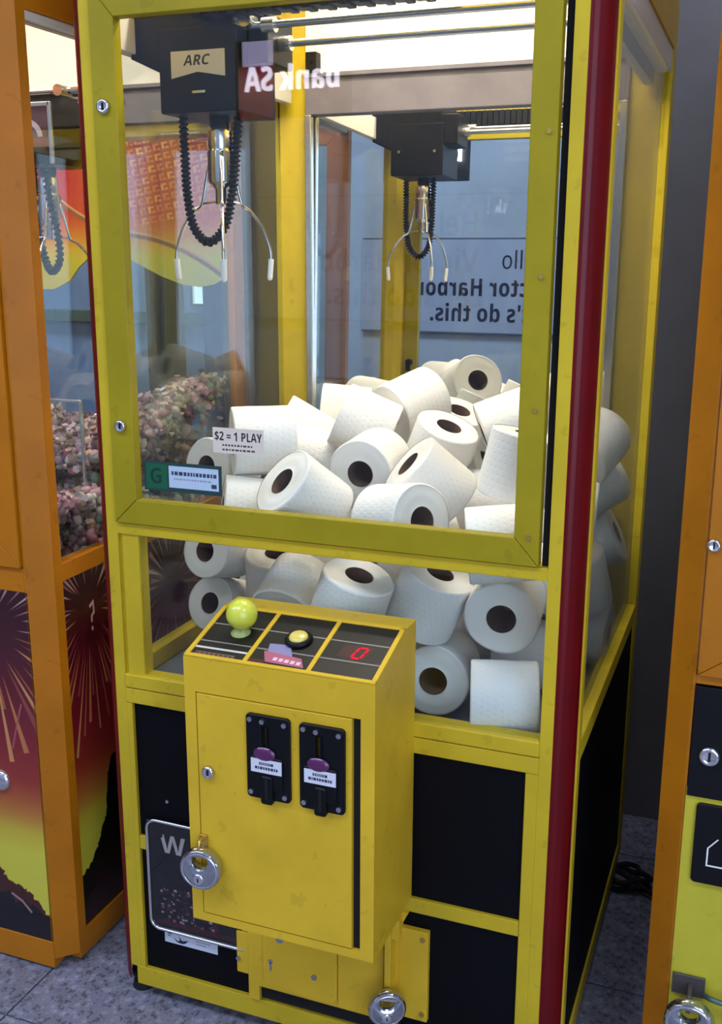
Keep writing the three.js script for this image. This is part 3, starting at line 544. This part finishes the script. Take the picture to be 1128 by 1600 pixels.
// ---------------------------------------------------------------- orange machine on the left
{
  const g = cabinet({ x: -0.886, label: 'orange claw machine full of wrapped sweets, with firework art', paint: M.orange, sideRail: 0.768, bed: 0.70, light: CABINET_LIGHT * 0.6, postIn: 0.03, postInR: 0.7155, footZ: -0.09, channel: 1.622, rearPost: 0.018, sideArt: artSide });
  door(g, 0.031, 0.714, 0.772, 1.646, 0.09, 0.672, 0.815, 1.60, M.orange, M.glass);
  mesh('front_header', B(0.03, 0.7155, 1.650, TOP, -0.03, 0.0), M.orange, g);
  mesh('front_rail', B(0.03, 0.7155, 0.728, 0.770, -0.03, 0.0), M.orange, g);
  mesh('front_art_panel', printUV(B(0.03, 0.7195, 0.06, 0.728, -0.012, -0.001, 0), 0.03, 0.7195, 0.06, 0.728), artFront, g, true);
  mesh('bottom_rail', B(0.0, 0.7195, 0.006, 0.060, -0.03, 0.001), M.orange, g);
  mesh('bottom_rail', B(0.72, 0.748, 0.006, 0.060, -0.72, -0.04), M.orange, g);
  mesh('chrome_dome', lathe([[0.02, 0], [0.0195, 0.003], [0.016, 0.007], [0.009, 0.0095], [0, 0.0105]], 32).rotateX(Math.PI / 2).translate(0.6315, 0.368, -0.001), M.chrome, g);
  mesh('back_glass', B(0.041, 0.734, 0.70, 1.553, -0.716, -0.712, 0), M.glass, g);
  const backTex = canvasTex(640, 356, (c, w, h) => {
    const gr = c.createLinearGradient(0, 0, 0, h); [[0, '#8e2a2c'], [0.3, '#b02a2e'], [0.52, '#c23a2a'], [0.62, '#d4722c'], [0.74, '#d9b43a'], [0.8, '#cfc43c'], [1, '#c9c65a']].forEach(([a, b]) => gr.addColorStop(a, b));
    c.fillStyle = gr; c.fillRect(0, 0, w, h);
    c.save(); c.translate(500, 100); c.rotate(-0.18);   // rows of short orange strokes
    for (let j = 0; j < 9; j++) for (let i = 0; i < 11; i++) { c.fillStyle = (i + j) % 3 ? '#de7a3a' : '#e8a050'; c.fillRect(-90 + i * 20, -80 + j * 21, 6, 14); c.fillRect(-90 + i * 20, -80 + j * 21, 14, 4); c.fillRect(-82 + i * 20, -70 + j * 21, 8, 4); }
    c.restore();
    c.strokeStyle = '#8a5a3c'; c.lineWidth = 9; c.beginPath(); c.moveTo(240, 150); c.quadraticCurveTo(310, 220, 430, 236); c.quadraticCurveTo(540, 250, 640, 330); c.stroke();
    c.strokeStyle = '#d9a070'; c.lineWidth = 5; c.beginPath(); c.moveTo(240, 143); c.quadraticCurveTo(310, 212, 430, 229); c.quadraticCurveTo(540, 243, 640, 322); c.stroke();
    c.fillStyle = '#9a8a4a'; c.fillRect(0, 0, w, 26); c.fillStyle = '#6e3a34'; c.fillRect(0, 26, w, 10);
  });
  const sc = [[0.041, 1.553], [0.041, 1.20], [0.28, 1.20], [0.326, 1.22], [0.352, 1.25], [0.376, 1.268], [0.425, 1.282], [0.476, 1.275], [0.52, 1.255], [0.57, 1.232], [0.62, 1.216], [0.666, 1.21], [0.70, 1.216], [0.734, 1.232], [0.734, 1.553]];
  mesh('back_art', printUV(slab(sc, -0.711, -0.706), 0.041, 0.734, 1.20, 1.553), std({ map: backTex, roughness: 0.6 }), g, true);
  const z = -0.36, x = 0.545, y = 1.437;
  const bx = crane(g, { x, y, z, small: true, rods: [[1.547, -0.375], [1.563, -0.32]], az: [1.9, -1.2, 0.3], turns: 42, cable: [[x + 0.035, y + 0.01, z + 0.05], [x + 0.037, y - 0.05, z + 0.05], [x + 0.045, y - 0.13, z + 0.04], [x + 0.035, y - 0.175, z + 0.03], [x + 0.01, y - 0.19, z + 0.02], [x - 0.02, y - 0.16, z], [x - 0.03, y - 0.08, z], [x - 0.03, y + 0.01, z]] });
  const em = canvasTex(256, 160, (c, w, h) => { c.fillStyle = '#5a3c52'; c.fillRect(0, 0, w, h); c.fillStyle = '#d8d4e2'; c.beginPath(); c.ellipse(128, 120, 100, 78, 0, Math.PI, 0); c.fill(); c.fillStyle = '#5a4a78'; c.beginPath(); c.ellipse(128, 120, 74, 56, 0, Math.PI, 0); c.fill(); c.fillStyle = '#f0eef4'; c.beginPath(); c.moveTo(128, 66); c.lineTo(156, 120); c.lineTo(100, 120); c.fill(); c.fillStyle = '#8a5a58'; c.fillRect(0, 124, w, 36); });
  mesh('maker_label', printUV(B(x - 0.05, x + 0.056, y + 0.03, y + 0.098, z + 0.0652, z + 0.0662, 0), x - 0.05, x + 0.056, y + 0.03, y + 0.098), std({ map: em, roughness: 0.6 }), bx, true);
  mesh('box_frame', [B(x - 0.062, x + 0.064, y + 0.098, y + 0.106, z + 0.063, z + 0.069), B(x + 0.058, x + 0.066, y + 0.0, y + 0.106, z + 0.063, z + 0.069)], M.alu, bx);
  mesh('chute_guard', B(0.42, 0.690, 0.70, 1.02, -0.224, -0.220, 0), M.acrylic, g);
  mesh('chute_guard', B(0.42, 0.424, 0.70, 1.02, -0.220, -0.02, 0), M.acrylic, g);
  mesh('guard_edge', [B(0.42, 0.69, 1.018, 1.023, -0.2255, -0.2185, 0.001), B(0.4195, 0.4245, 1.018, 1.023, -0.22, -0.02, 0.001), B(0.686, 0.691, 0.70, 1.02, -0.2255, -0.2185, 0.001)], M.alu, g);
}
// sweets: nobody could count them
{
  const parts = [new THREE.SphereGeometry(0.0095, 7, 5).scale(1.25, 0.85, 0.9), new THREE.ConeGeometry(0.007, 0.009, 5).rotateZ(Math.PI / 2).translate(0.0145, 0, 0), new THREE.ConeGeometry(0.007, 0.009, 5).rotateZ(-Math.PI / 2).translate(-0.0145, 0, 0)];
  const geo = join(parts), N = 5200;
  const im = new THREE.InstancedMesh(geo, phy({ color: 0xffffff, roughness: 0.35, clearcoat: 0.4 }), N); im.name = 'wrapped_sweets';
  const cols = [0xd0a0aa, 0xb98494, 0xdcc0ba, 0xa88470, 0x96707f, 0xe6d2cc, 0xb59a78, 0x6e5858, 0xcc9aa8, 0x7f8a7c, 0xd0a890, 0xa85f6a].map(c => new THREE.Color(c));
  const m4 = new THREE.Matrix4(), q = new THREE.Quaternion(), e = new THREE.Euler();
  const H = (u, v) => 0.86 + 0.085 * v + 0.05 * Math.sin(u * 7 + 1) * v + 0.03 * u + (u > 0.58 && v < 0.3 ? -0.06 : 0);
  for (let i = 0; i < N; i++) {
    const u = rnd(), v = rnd(), x = -0.886 + 0.012 + u * (v > 0.2 ? 0.722 : 0.69), z = -0.03 - v * 0.66, top = H(u, v), y = 0.712 + (top - 0.712) * (i % 3 ? 1 - 0.16 * rnd() : rnd());
    e.set(rnd() * 6.3, rnd() * 6.3, rnd() * 6.3); q.setFromEuler(e); const s = rr(0.8, 1.25);
    m4.compose(V(x, y, z), q, V(s, s, s)); im.setMatrixAt(i, m4); im.setColorAt(i, cols[Math.floor(rnd() * cols.length)]);
  }
  scene.add(im); shade(im); tag(im, 'heap of pink and brown wrapped sweets inside the left orange machine', 'sweets', null, 'stuff');
}

// ---------------------------------------------------------------- orange machine on the right
{
  const g = cabinet({ x: 0.90, label: 'orange claw machine cut off by the right edge, with a yellow lower front', paint: M.orangeDark, sideRail: 0.768, bed: 0.70, light: CABINET_LIGHT * 0.2, postIn: 0.003, postInR: 0.7155 });
  door(g, 0.0045, 0.714, 0.748, 1.646, 0.075, 0.65, 0.80, 1.60, M.orangeDark, M.glass);
  mesh('front_header', B(0.003, 0.7155, 1.650, TOP, -0.03, 0.0), M.orangeDark, g);
  mesh('front_rail', B(0.003, 0.7155, 0.734, 0.7465, -0.03, 0.0), M.orangeDark, g);
  mesh('back_glass', B(0.041, 0.679, 0.70, 1.553, -0.716, -0.712, 0), std({ color: 0xb58a4a, roughness: 0.6 }), g);
  mesh('front_panel', B(0.0, 0.7155, 0.06, 0.585, -0.02, -0.001, 0.001), M.lime, g);
  mesh('bottom_rail', B(0.0, 0.7155, 0.026, 0.060, -0.03, 0.0), M.orangeDark, g);
  mesh('button_plate', B(0.004, 0.40, 0.574, 0.732, -0.02, 0.003, 0.001), M.blackPlastic, g);
  camLock(0.0285, 0.636, 0.003, 0.0135, g); camLock(0.0115, 0.925, 0.006, 0.0085, g);
  const pl = mesh('coin_plate', plateOf(roundRect(0.018, 0.20, 0.448, 0.566, 0.006), -0.001, 0.005), M.blackPlastic, g);
  mesh('plate_mark', [B(0.036, 0.038, 0.478, 0.503, 0.0046, 0.0056, 0), B(0.036, 0.09, 0.476, 0.478, 0.0046, 0.0056, 0), slab([[0.036, 0.503], [0.038, 0.503], [0.05, 0.518], [0.048, 0.518]], 0.0046, 0.0056)], M.white, pl);
  mesh('hasp', [B(0.006, 0.05, 0.268, 0.300, 0.0, 0.004), B(0.028, 0.034, 0.262, 0.290, 0.0, 0.034, 0.001)], std({ color: 0x5d5854, roughness: 0.5, metalness: 0.6 }), g);
  mesh('staple', tube([[0.05, 0.275, 0.004], [0.06, 0.283, 0.02], [0.08, 0.283, 0.022], [0.10, 0.28, 0.004]], 0.004, 20, 8), std({ color: 0x5a7466, roughness: 0.4, metalness: 0.5 }), g);
}
padlock(0.934, 0.254, 0.040, 0.0, 0.034, 'round steel padlock low on the right orange machine');

// ---------------------------------------------------------------- power cable on the floor of the gap
{
  const p = []; for (let i = 0; i <= 44; i++) { const a = i / 44 * Math.PI * 5.2, r = 0.045 + 0.008 * Math.sin(i * 1.7); p.push([0.765 + Math.cos(a) * r * 1.15, 0.006 + i * 0.0005, -0.665 + Math.sin(a) * r * 0.8]); }
  p.push([0.84, 0.012, -0.62], [0.868, 0.009, -0.60]);
  const c = tag(mesh('power_cable', tube(p, 0.0055, 220, 7), M.blackRubber, scene), 'coiled black power cable on the floor between the machines', 'cable');
}

// ---------------------------------------------------------------- toilet rolls
const RR = 0.057, RL = 0.10, RC = 0.0225;
function rollGeo(k) {
  const wob = [rr(0, 6), rr(0, 6), rr(0, 6)];
  const warp = g => { const p = g.attributes.position; for (let i = 0; i < p.count; i++) { const x = p.getX(i), y = p.getY(i), z = p.getZ(i), a = Math.atan2(z, x), r = Math.hypot(x, z), f = r > 0.03 ? 1 + 0.012 * Math.sin(2 * a + wob[0]) + 0.010 * Math.sin(3 * a + wob[1] + y * 12) + 0.006 * Math.sin(5 * a + wob[2]) : 1; p.setXYZ(i, x * f, y, z * f); } g.computeVertexNormals(); return g; };
  const h = RL / 2;
  const side = lathe([[RR - 0.0025, -h], [RR - 0.0006, -h + 0.0012], [RR, -h + 0.004], [RR + 0.0003, -h * 0.4], [RR - 0.0002, h * 0.3], [RR, h - 0.004], [RR - 0.0006, h - 0.0012], [RR - 0.0025, h]], 44);
  const uv = side.attributes.uv, p = side.attributes.position; for (let i = 0; i < uv.count; i++) uv.setXY(i, uv.getX(i) * 9, p.getY(i) / 0.04);
  warp(side);
  const ends = [];
  for (const s of [-1, 1]) { const rings = []; for (let i = 0; i <= 9; i++) rings.push([RC + (RR - 0.0025 - RC) * i / 9, s * (h - (i % 2 ? 0.0006 : 0) - 0.0004 * Math.sin(i))]); if (s > 0) rings.reverse(); ends.push(warp(lathe(rings, 44))); }
  const core = lathe([[RC, -h + 0.0008], [RC, h - 0.0008], [RC - 0.0012, h - 0.0008], [RC - 0.0012, -h + 0.0008], [RC, -h + 0.0008]], 28);
  return { side, ends: join(ends), core };
}
// a loose sheet lying on the outside of the roll and lifting off at its torn end
function sheetGeo(lift, span, torn) {
  const n = 14, m = 4, pos = [], idx = [], uv = [];
  for (const t of [0, 0.0006]) for (let i = 0; i <= n; i++) for (let j = 0; j <= m; j++) {
    const u = i / n, w = torn ? 1 - 0.75 * Math.max(0, u - 0.3) / 0.7 : 1, a = span * u, r = RR + 0.0014 + t + lift * u * u, y = (j / m - 0.5) * (RL - 0.004) * w;
    pos.push(Math.cos(a) * r, y, Math.sin(a) * r); uv.push(u * 3, y / 0.04);
  }
  const S = (n + 1) * (m + 1), at = (s, i, j) => s * S + i * (m + 1) + j;
  for (let s = 0; s < 2; s++) for (let i = 0; i < n; i++) for (let j = 0; j < m; j++) { const q = [at(s, i, j), at(s, i + 1, j), at(s, i + 1, j + 1), at(s, i, j + 1)]; s ? idx.push(q[0], q[2], q[1], q[0], q[3], q[2]) : idx.push(q[0], q[1], q[2], q[0], q[2], q[3]); }
  const g = new THREE.BufferGeometry(); g.setAttribute('position', new THREE.Float32BufferAttribute(pos, 3)); g.setAttribute('uv', new THREE.Float32BufferAttribute(uv, 2)); g.setIndex(idx); g.computeVertexNormals(); return g;
}
const rollKinds = [0, 1, 2, 3].map(k => {
  const { side, ends, core } = rollGeo(k), g = new THREE.Group();
  const add = (n, geo, mat, par) => { const m = new THREE.Mesh(geo, mat); m.name = n; par.add(m); return m; };
  const s = add('paper', side, M.paper, g); add('paper_end', ends, M.paperEnd, s);
  add('cardboard_core', core, M.card, g);
  if (k === 2) add('loose_sheet', sheetGeo(0.016, 1.3, true), M.paper, g);
  return shade(g);
});
const UP = V(0, 1, 0);
function roll(kind, x, y, z, nx, ny, nz, s, spin, label, group) {
  const g = rollKinds[kind].clone(); g.name = numbered('toilet_roll'); scene.add(g);
  g.position.set(x, y, z); g.quaternion.setFromUnitVectors(UP, V(nx, ny, nz).normalize()); g.rotateY(spin); g.scale.setScalar(s);
  tag(g, label, 'toilet roll', group); return g;
}
roll(0, 0.303, 0.912, -0.092, -0.482, 0.626, 0.612, 1.00, 6.20, 'white roll tilted down to the right above the door sill, dark core facing up left', 'toilet rolls in the yellow machine');
roll(3, 0.343, 0.931, -0.278, -0.013, -0.075, 0.997, 1.00, 2.00, 'white roll behind the sill row, round dark core facing straight out of the door glass', 'toilet rolls in the yellow machine');
roll(1, 0.293, 0.985, -0.379, 0.871, -0.401, -0.283, 1.00, 4.10, 'large white roll lying on top of the roll whose core faces straight out', 'toilet rolls in the yellow machine');
roll(0, 0.460, 0.890, -0.090, 0.852, 0.194, 0.486, 1.00, 2.46, 'white roll lying along the door sill, its dark core right at the sill facing right', 'toilet rolls in the yellow machine');
roll(3, 0.470, 0.925, -0.211, -0.657, 0.662, 0.359, 1.00, 2.34, 'white roll sloping down right with a slit of core, behind the sill roll facing right', 'toilet rolls in the yellow machine');
roll(0, 0.620, 0.970, -0.183, 0.212, 0.974, -0.078, 1.00, 3.90, 'white roll standing on end against the right door bar, side facing out', 'toilet rolls in the yellow machine');
roll(1, 0.617, 0.872, -0.087, 0.953, 0.097, -0.285, 1.00, 1.52, 'white roll lying level in the lower right corner of the door window, coreless side out', 'toilet rolls in the yellow machine');
roll(3, 0.433, 0.948, -0.376, 0.390, 0.906, 0.167, 1.00, 1.61, 'white roll tipped upward in the middle of the heap, flat oval core on top', 'toilet rolls in the yellow machine');
roll(0, 0.343, 1.008, -0.494, -0.547, -0.290, 0.785, 1.00, 1.00, 'white roll high in the heap before the mirror, its half-hidden core facing left', 'toilet rolls in the yellow machine');
roll(0, 0.160, 0.966, -0.618, 0.941, -0.080, -0.328, 1.00, 5.11, 'white roll lying flat at the back of the heap beside the rear left post', 'toilet rolls in the yellow machine');
roll(1, 0.543, 0.990, -0.440, 0.872, 0.347, -0.345, 1.00, 1.30, 'white roll lying high at the right of the heap, against the right door bar', 'toilet rolls in the yellow machine');
roll(0, 0.387, 0.942, -0.610, 0.365, 0.908, 0.207, 1.00, 3.71, 'white roll at the back of the heap, just behind the tipped-up roll', 'toilet rolls in the yellow machine');
roll(3, 0.117, 0.940, -0.491, 0.806, -0.504, -0.311, 1.00, 0.60, 'white roll at the back left, behind the big roll with a loose torn sheet', 'toilet rolls in the yellow machine');
roll(2, 0.188, 0.981, -0.179, 0.833, 0.001, -0.554, 1.00, 2.40, 'big white roll with a loose torn sheet, lying on its side behind the price sticker', 'toilet rolls in the yellow machine');
roll(0, 0.088, 0.920, -0.230, -0.273, 0.155, 0.949, 0.88, 2.33, 'white roll facing out behind the rating sticker, beside the heap of sweets', 'toilet rolls in the yellow machine');
roll(0, 0.181, 0.914, -0.394, 0.864, -0.275, -0.421, 1.00, 1.79, 'small patch of white roll showing between the price sticker roll and the front-facing roll', 'toilet rolls in the yellow machine');
roll(0, 0.189, 0.869, -0.138, 0.855, -0.126, -0.504, 1.00, 1.14, 'white roll lying low at the right end of the rating sticker, above the door sill', 'toilet rolls in the yellow machine');
roll(3, 0.078, 0.768, -0.226, -0.193, 0.232, 0.953, 0.86, 2.48, 'upper of two rolls stacked end-on at the left of the low window', 'toilet rolls in the yellow machine');
roll(0, 0.073, 0.662, -0.243, -0.173, 0.329, 0.928, 0.86, 3.87, 'lower of two rolls stacked end-on at the left, just behind the yellow joystick ball', 'toilet rolls in the yellow machine');
roll(0, 0.184, 0.727, -0.240, 0.093, 0.970, 0.225, 1.00, 2.84, 'white roll standing upright in the low window, right beside the two stacked end-on', 'toilet rolls in the yellow machine');
roll(3, 0.262, 0.733, -0.133, -0.003, -0.402, 0.916, 1.00, 1.40, 'white roll leaning back in the low window, behind the gap between joystick and button', 'toilet rolls in the yellow machine');
roll(0, 0.385, 0.757, -0.078, 0.327, 0.939, 0.106, 1.00, 0.84, 'white roll standing with an oval core on top, behind the middle of the control box', 'toilet rolls in the yellow machine');
roll(3, 0.493, 0.759, -0.136, 0.397, 0.912, 0.105, 1.00, 0.60, 'large white roll leaning left, core half under the sill, behind the control box right corner', 'toilet rolls in the yellow machine');
roll(0, 0.612, 0.755, -0.153, 0.100, -0.078, 0.992, 1.00, 2.30, 'white roll facing straight out with round dark core, upper right in the low window', 'toilet rolls in the yellow machine');
roll(3, 0.508, 0.631, -0.160, 0.059, 0.034, 0.998, 1.00, 4.52, 'white roll facing out at the window bottom, touching the right side of the control box', 'toilet rolls in the yellow machine');
roll(0, 0.630, 0.634, -0.084, 0.966, 0.012, -0.260, 1.00, 5.44, 'white roll lying sideways at the lower right corner of the low window', 'toilet rolls in the yellow machine');
roll(0, 0.672, 0.947, -0.514, -0.309, -0.420, 0.853, 1.00, 6.00, 'topmost white roll seen through the right side glass, beside the red corner bumper', 'toilet rolls in the yellow machine');
roll(3, 0.664, 0.860, -0.593, -0.648, -0.360, 0.671, 1.00, 4.52, 'white roll in the right side glass, farthest back, just under the topmost one', 'toilet rolls in the yellow machine');
roll(0, 0.670, 0.744, -0.629, 0.902, 0.429, -0.049, 1.00, 0.75, 'white roll in the right side glass at mid height, farthest from the red bumper', 'toilet rolls in the yellow machine');
roll(3, 0.677, 0.738, -0.398, -0.174, 0.950, 0.260, 1.00, 2.36, 'white roll standing upright against the right side glass, above the lowest one', 'toilet rolls in the yellow machine');
roll(0, 0.686, 0.630, -0.437, 0.998, -0.028, 0.050, 1.00, 4.69, 'lowest white roll seen through the right side glass, just above the side rail', 'toilet rolls in the yellow machine');
roll(3, 0.092, 0.633, -0.623, 0.981, -0.073, 0.179, 1.00, 1.95, 'white toilet roll deep in the heap, hidden by the rolls in front', 'toilet rolls buried in the heap');
roll(0, 0.199, 0.632, -0.626, 0.994, 0.062, 0.092, 1.00, 1.73, 'white toilet roll deep in the heap, hidden by the rolls in front', 'toilet rolls buried in the heap');
roll(0, 0.314, 0.631, -0.624, 0.999, -0.039, -0.024, 1.00, 2.82, 'white toilet roll deep in the heap, hidden by the rolls in front', 'toilet rolls buried in the heap');
roll(3, 0.451, 0.645, -0.598, 0.998, 0.054, -0.042, 1.00, 3.55, 'white toilet roll deep in the heap, hidden by the rolls in front', 'toilet rolls buried in the heap');
roll(3, 0.593, 0.637, -0.624, 0.988, 0.063, 0.144, 1.00, 4.42, 'white toilet roll deep in the heap, hidden by the rolls in front', 'toilet rolls buried in the heap');
roll(3, 0.081, 0.643, -0.500, 0.989, 0.089, -0.121, 1.00, 3.96, 'white toilet roll deep in the heap, hidden by the rolls in front', 'toilet rolls buried in the heap');
roll(0, 0.200, 0.633, -0.504, 0.968, 0.093, 0.232, 1.00, 0.57, 'white toilet roll deep in the heap, hidden by the rolls in front', 'toilet rolls buried in the heap');
roll(3, 0.318, 0.632, -0.504, 0.985, 0.070, 0.157, 1.00, 2.88, 'white toilet roll deep in the heap, hidden by the rolls in front', 'toilet rolls buried in the heap');
roll(3, 0.512, 0.633, -0.476, 0.995, 0.094, 0.023, 1.00, 0.85, 'white toilet roll deep in the heap, hidden by the rolls in front', 'toilet rolls buried in the heap');
roll(0, 0.100, 0.630, -0.370, 0.992, 0.015, -0.126, 1.00, 0.41, 'white toilet roll deep in the heap, hidden by the rolls in front', 'toilet rolls buried in the heap');
roll(0, 0.245, 0.631, -0.377, 0.970, 0.040, -0.238, 1.00, 2.34, 'white toilet roll deep in the heap, hidden by the rolls in front', 'toilet rolls buried in the heap');
roll(0, 0.408, 0.631, -0.365, 0.998, -0.034, 0.052, 1.00, 3.07, 'white toilet roll deep in the heap, hidden by the rolls in front', 'toilet rolls buried in the heap');
roll(0, 0.513, 0.631, -0.356, 0.996, -0.041, 0.076, 1.00, 0.44, 'dim white roll behind the meeting point of three rolls right of the control box', 'toilet rolls in the yellow machine');
roll(3, 0.300, 0.634, -0.249, 0.986, 0.096, -0.136, 1.00, 2.00, 'white toilet roll deep in the heap, hidden by the rolls in front', 'toilet rolls buried in the heap');
roll(3, 0.630, 0.634, -0.280, 0.978, 0.096, 0.183, 1.00, 1.77, 'shaded white roll behind the gap between the front-facing roll and the sideways corner roll', 'toilet rolls in the yellow machine');
roll(0, 0.388, 0.633, -0.130, 0.977, -0.043, 0.210, 1.00, 3.77, 'white toilet roll deep in the heap, hidden by the rolls in front', 'toilet rolls buried in the heap');
roll(3, 0.107, 0.746, -0.620, 0.996, -0.088, -0.017, 1.00, 4.14, 'white toilet roll deep in the heap, hidden by the rolls in front', 'toilet rolls buried in the heap');
roll(3, 0.221, 0.763, -0.621, 0.974, 0.062, 0.217, 1.00, 1.36, 'white toilet roll deep in the heap, hidden by the rolls in front', 'toilet rolls buried in the heap');
roll(3, 0.331, 0.756, -0.618, 0.997, -0.015, 0.079, 1.00, 0.95, 'white toilet roll deep in the heap, hidden by the rolls in front', 'toilet rolls buried in the heap');
roll(3, 0.447, 0.764, -0.630, 0.995, 0.095, -0.021, 1.00, 2.14, 'white toilet roll deep in the heap, hidden by the rolls in front', 'toilet rolls buried in the heap');
roll(0, 0.105, 0.757, -0.493, 0.978, 0.091, 0.188, 1.00, 1.07, 'white toilet roll deep in the heap, hidden by the rolls in front', 'toilet rolls buried in the heap');
roll(0, 0.238, 0.759, -0.492, 0.971, -0.002, -0.238, 1.00, 6.08, 'white toilet roll deep in the heap, hidden by the rolls in front', 'toilet rolls buried in the heap');
roll(0, 0.433, 0.749, -0.503, 0.991, -0.083, 0.107, 1.00, 4.64, 'white toilet roll deep in the heap, hidden by the rolls in front', 'toilet rolls buried in the heap');
roll(3, 0.556, 0.788, -0.544, 0.998, 0.058, 0.004, 1.00, 1.92, 'white toilet roll deep in the heap, hidden by the rolls in front', 'toilet rolls buried in the heap');
roll(0, 0.101, 0.762, -0.364, 0.970, -0.014, -0.244, 1.00, 4.91, 'white toilet roll deep in the heap, hidden by the rolls in front', 'toilet rolls buried in the heap');
roll(0, 0.211, 0.755, -0.359, 0.995, -0.081, -0.053, 1.00, 3.86, 'white toilet roll deep in the heap, hidden by the rolls in front', 'toilet rolls buried in the heap');
roll(3, 0.330, 0.751, -0.374, 0.996, 0.084, 0.032, 1.00, 1.61, 'white toilet roll deep in the heap, hidden by the rolls in front', 'toilet rolls buried in the heap');
roll(3, 0.444, 0.748, -0.380, 0.979, -0.016, 0.205, 1.00, 0.99, 'white toilet roll deep in the heap, hidden by the rolls in front', 'toilet rolls buried in the heap');
roll(0, 0.301, 0.769, -0.255, 0.991, -0.047, -0.124, 1.00, 2.73, 'sliver of white roll under the door sill, above the roll with oval core on top', 'toilet rolls in the yellow machine');
roll(0, 0.421, 0.781, -0.259, 0.969, -0.080, -0.235, 1.00, 1.27, 'sliver of white roll between the oval-core roll and the large leaning roll', 'toilet rolls in the yellow machine');
roll(3, 0.548, 0.775, -0.264, 0.989, -0.079, -0.123, 1.00, 2.77, 'white roll just under the door sill, right of the large leaning roll', 'toilet rolls in the yellow machine');
roll(0, 0.658, 0.770, -0.270, 0.998, 0.061, 0.023, 1.00, 5.96, 'white roll hidden behind the red corner bumper at the height of the door sill', 'toilet rolls in the yellow machine');
roll(3, 0.118, 0.857, -0.629, 0.998, -0.051, -0.026, 1.00, 3.95, 'white toilet roll deep in the heap, hidden by the rolls in front', 'toilet rolls buried in the heap');
roll(3, 0.543, 0.870, -0.625, 0.991, 0.033, 0.130, 1.00, 4.10, 'white toilet roll deep in the heap, hidden by the rolls in front', 'toilet rolls buried in the heap');
roll(0, 0.212, 0.870, -0.517, 0.998, -0.065, -0.024, 1.00, 1.85, 'white toilet roll deep in the heap, hidden by the rolls in front', 'toilet rolls buried in the heap');
roll(0, 0.339, 0.861, -0.504, 0.977, 0.083, -0.195, 1.00, 5.23, 'white toilet roll deep in the heap, hidden by the rolls in front', 'toilet rolls buried in the heap');
roll(0, 0.534, 0.862, -0.380, 0.985, 0.065, 0.159, 1.00, 2.93, 'dim white roll in the gap below the tipped-up roll, left of the upended one', 'toilet rolls in the yellow machine');
roll(0, 0.658, 0.854, -0.389, 0.991, -0.044, -0.126, 1.00, 1.18, 'shaded white roll in the right side glass, half behind the red corner bumper', 'toilet rolls in the yellow machine');

renderer.render(scene, camera);
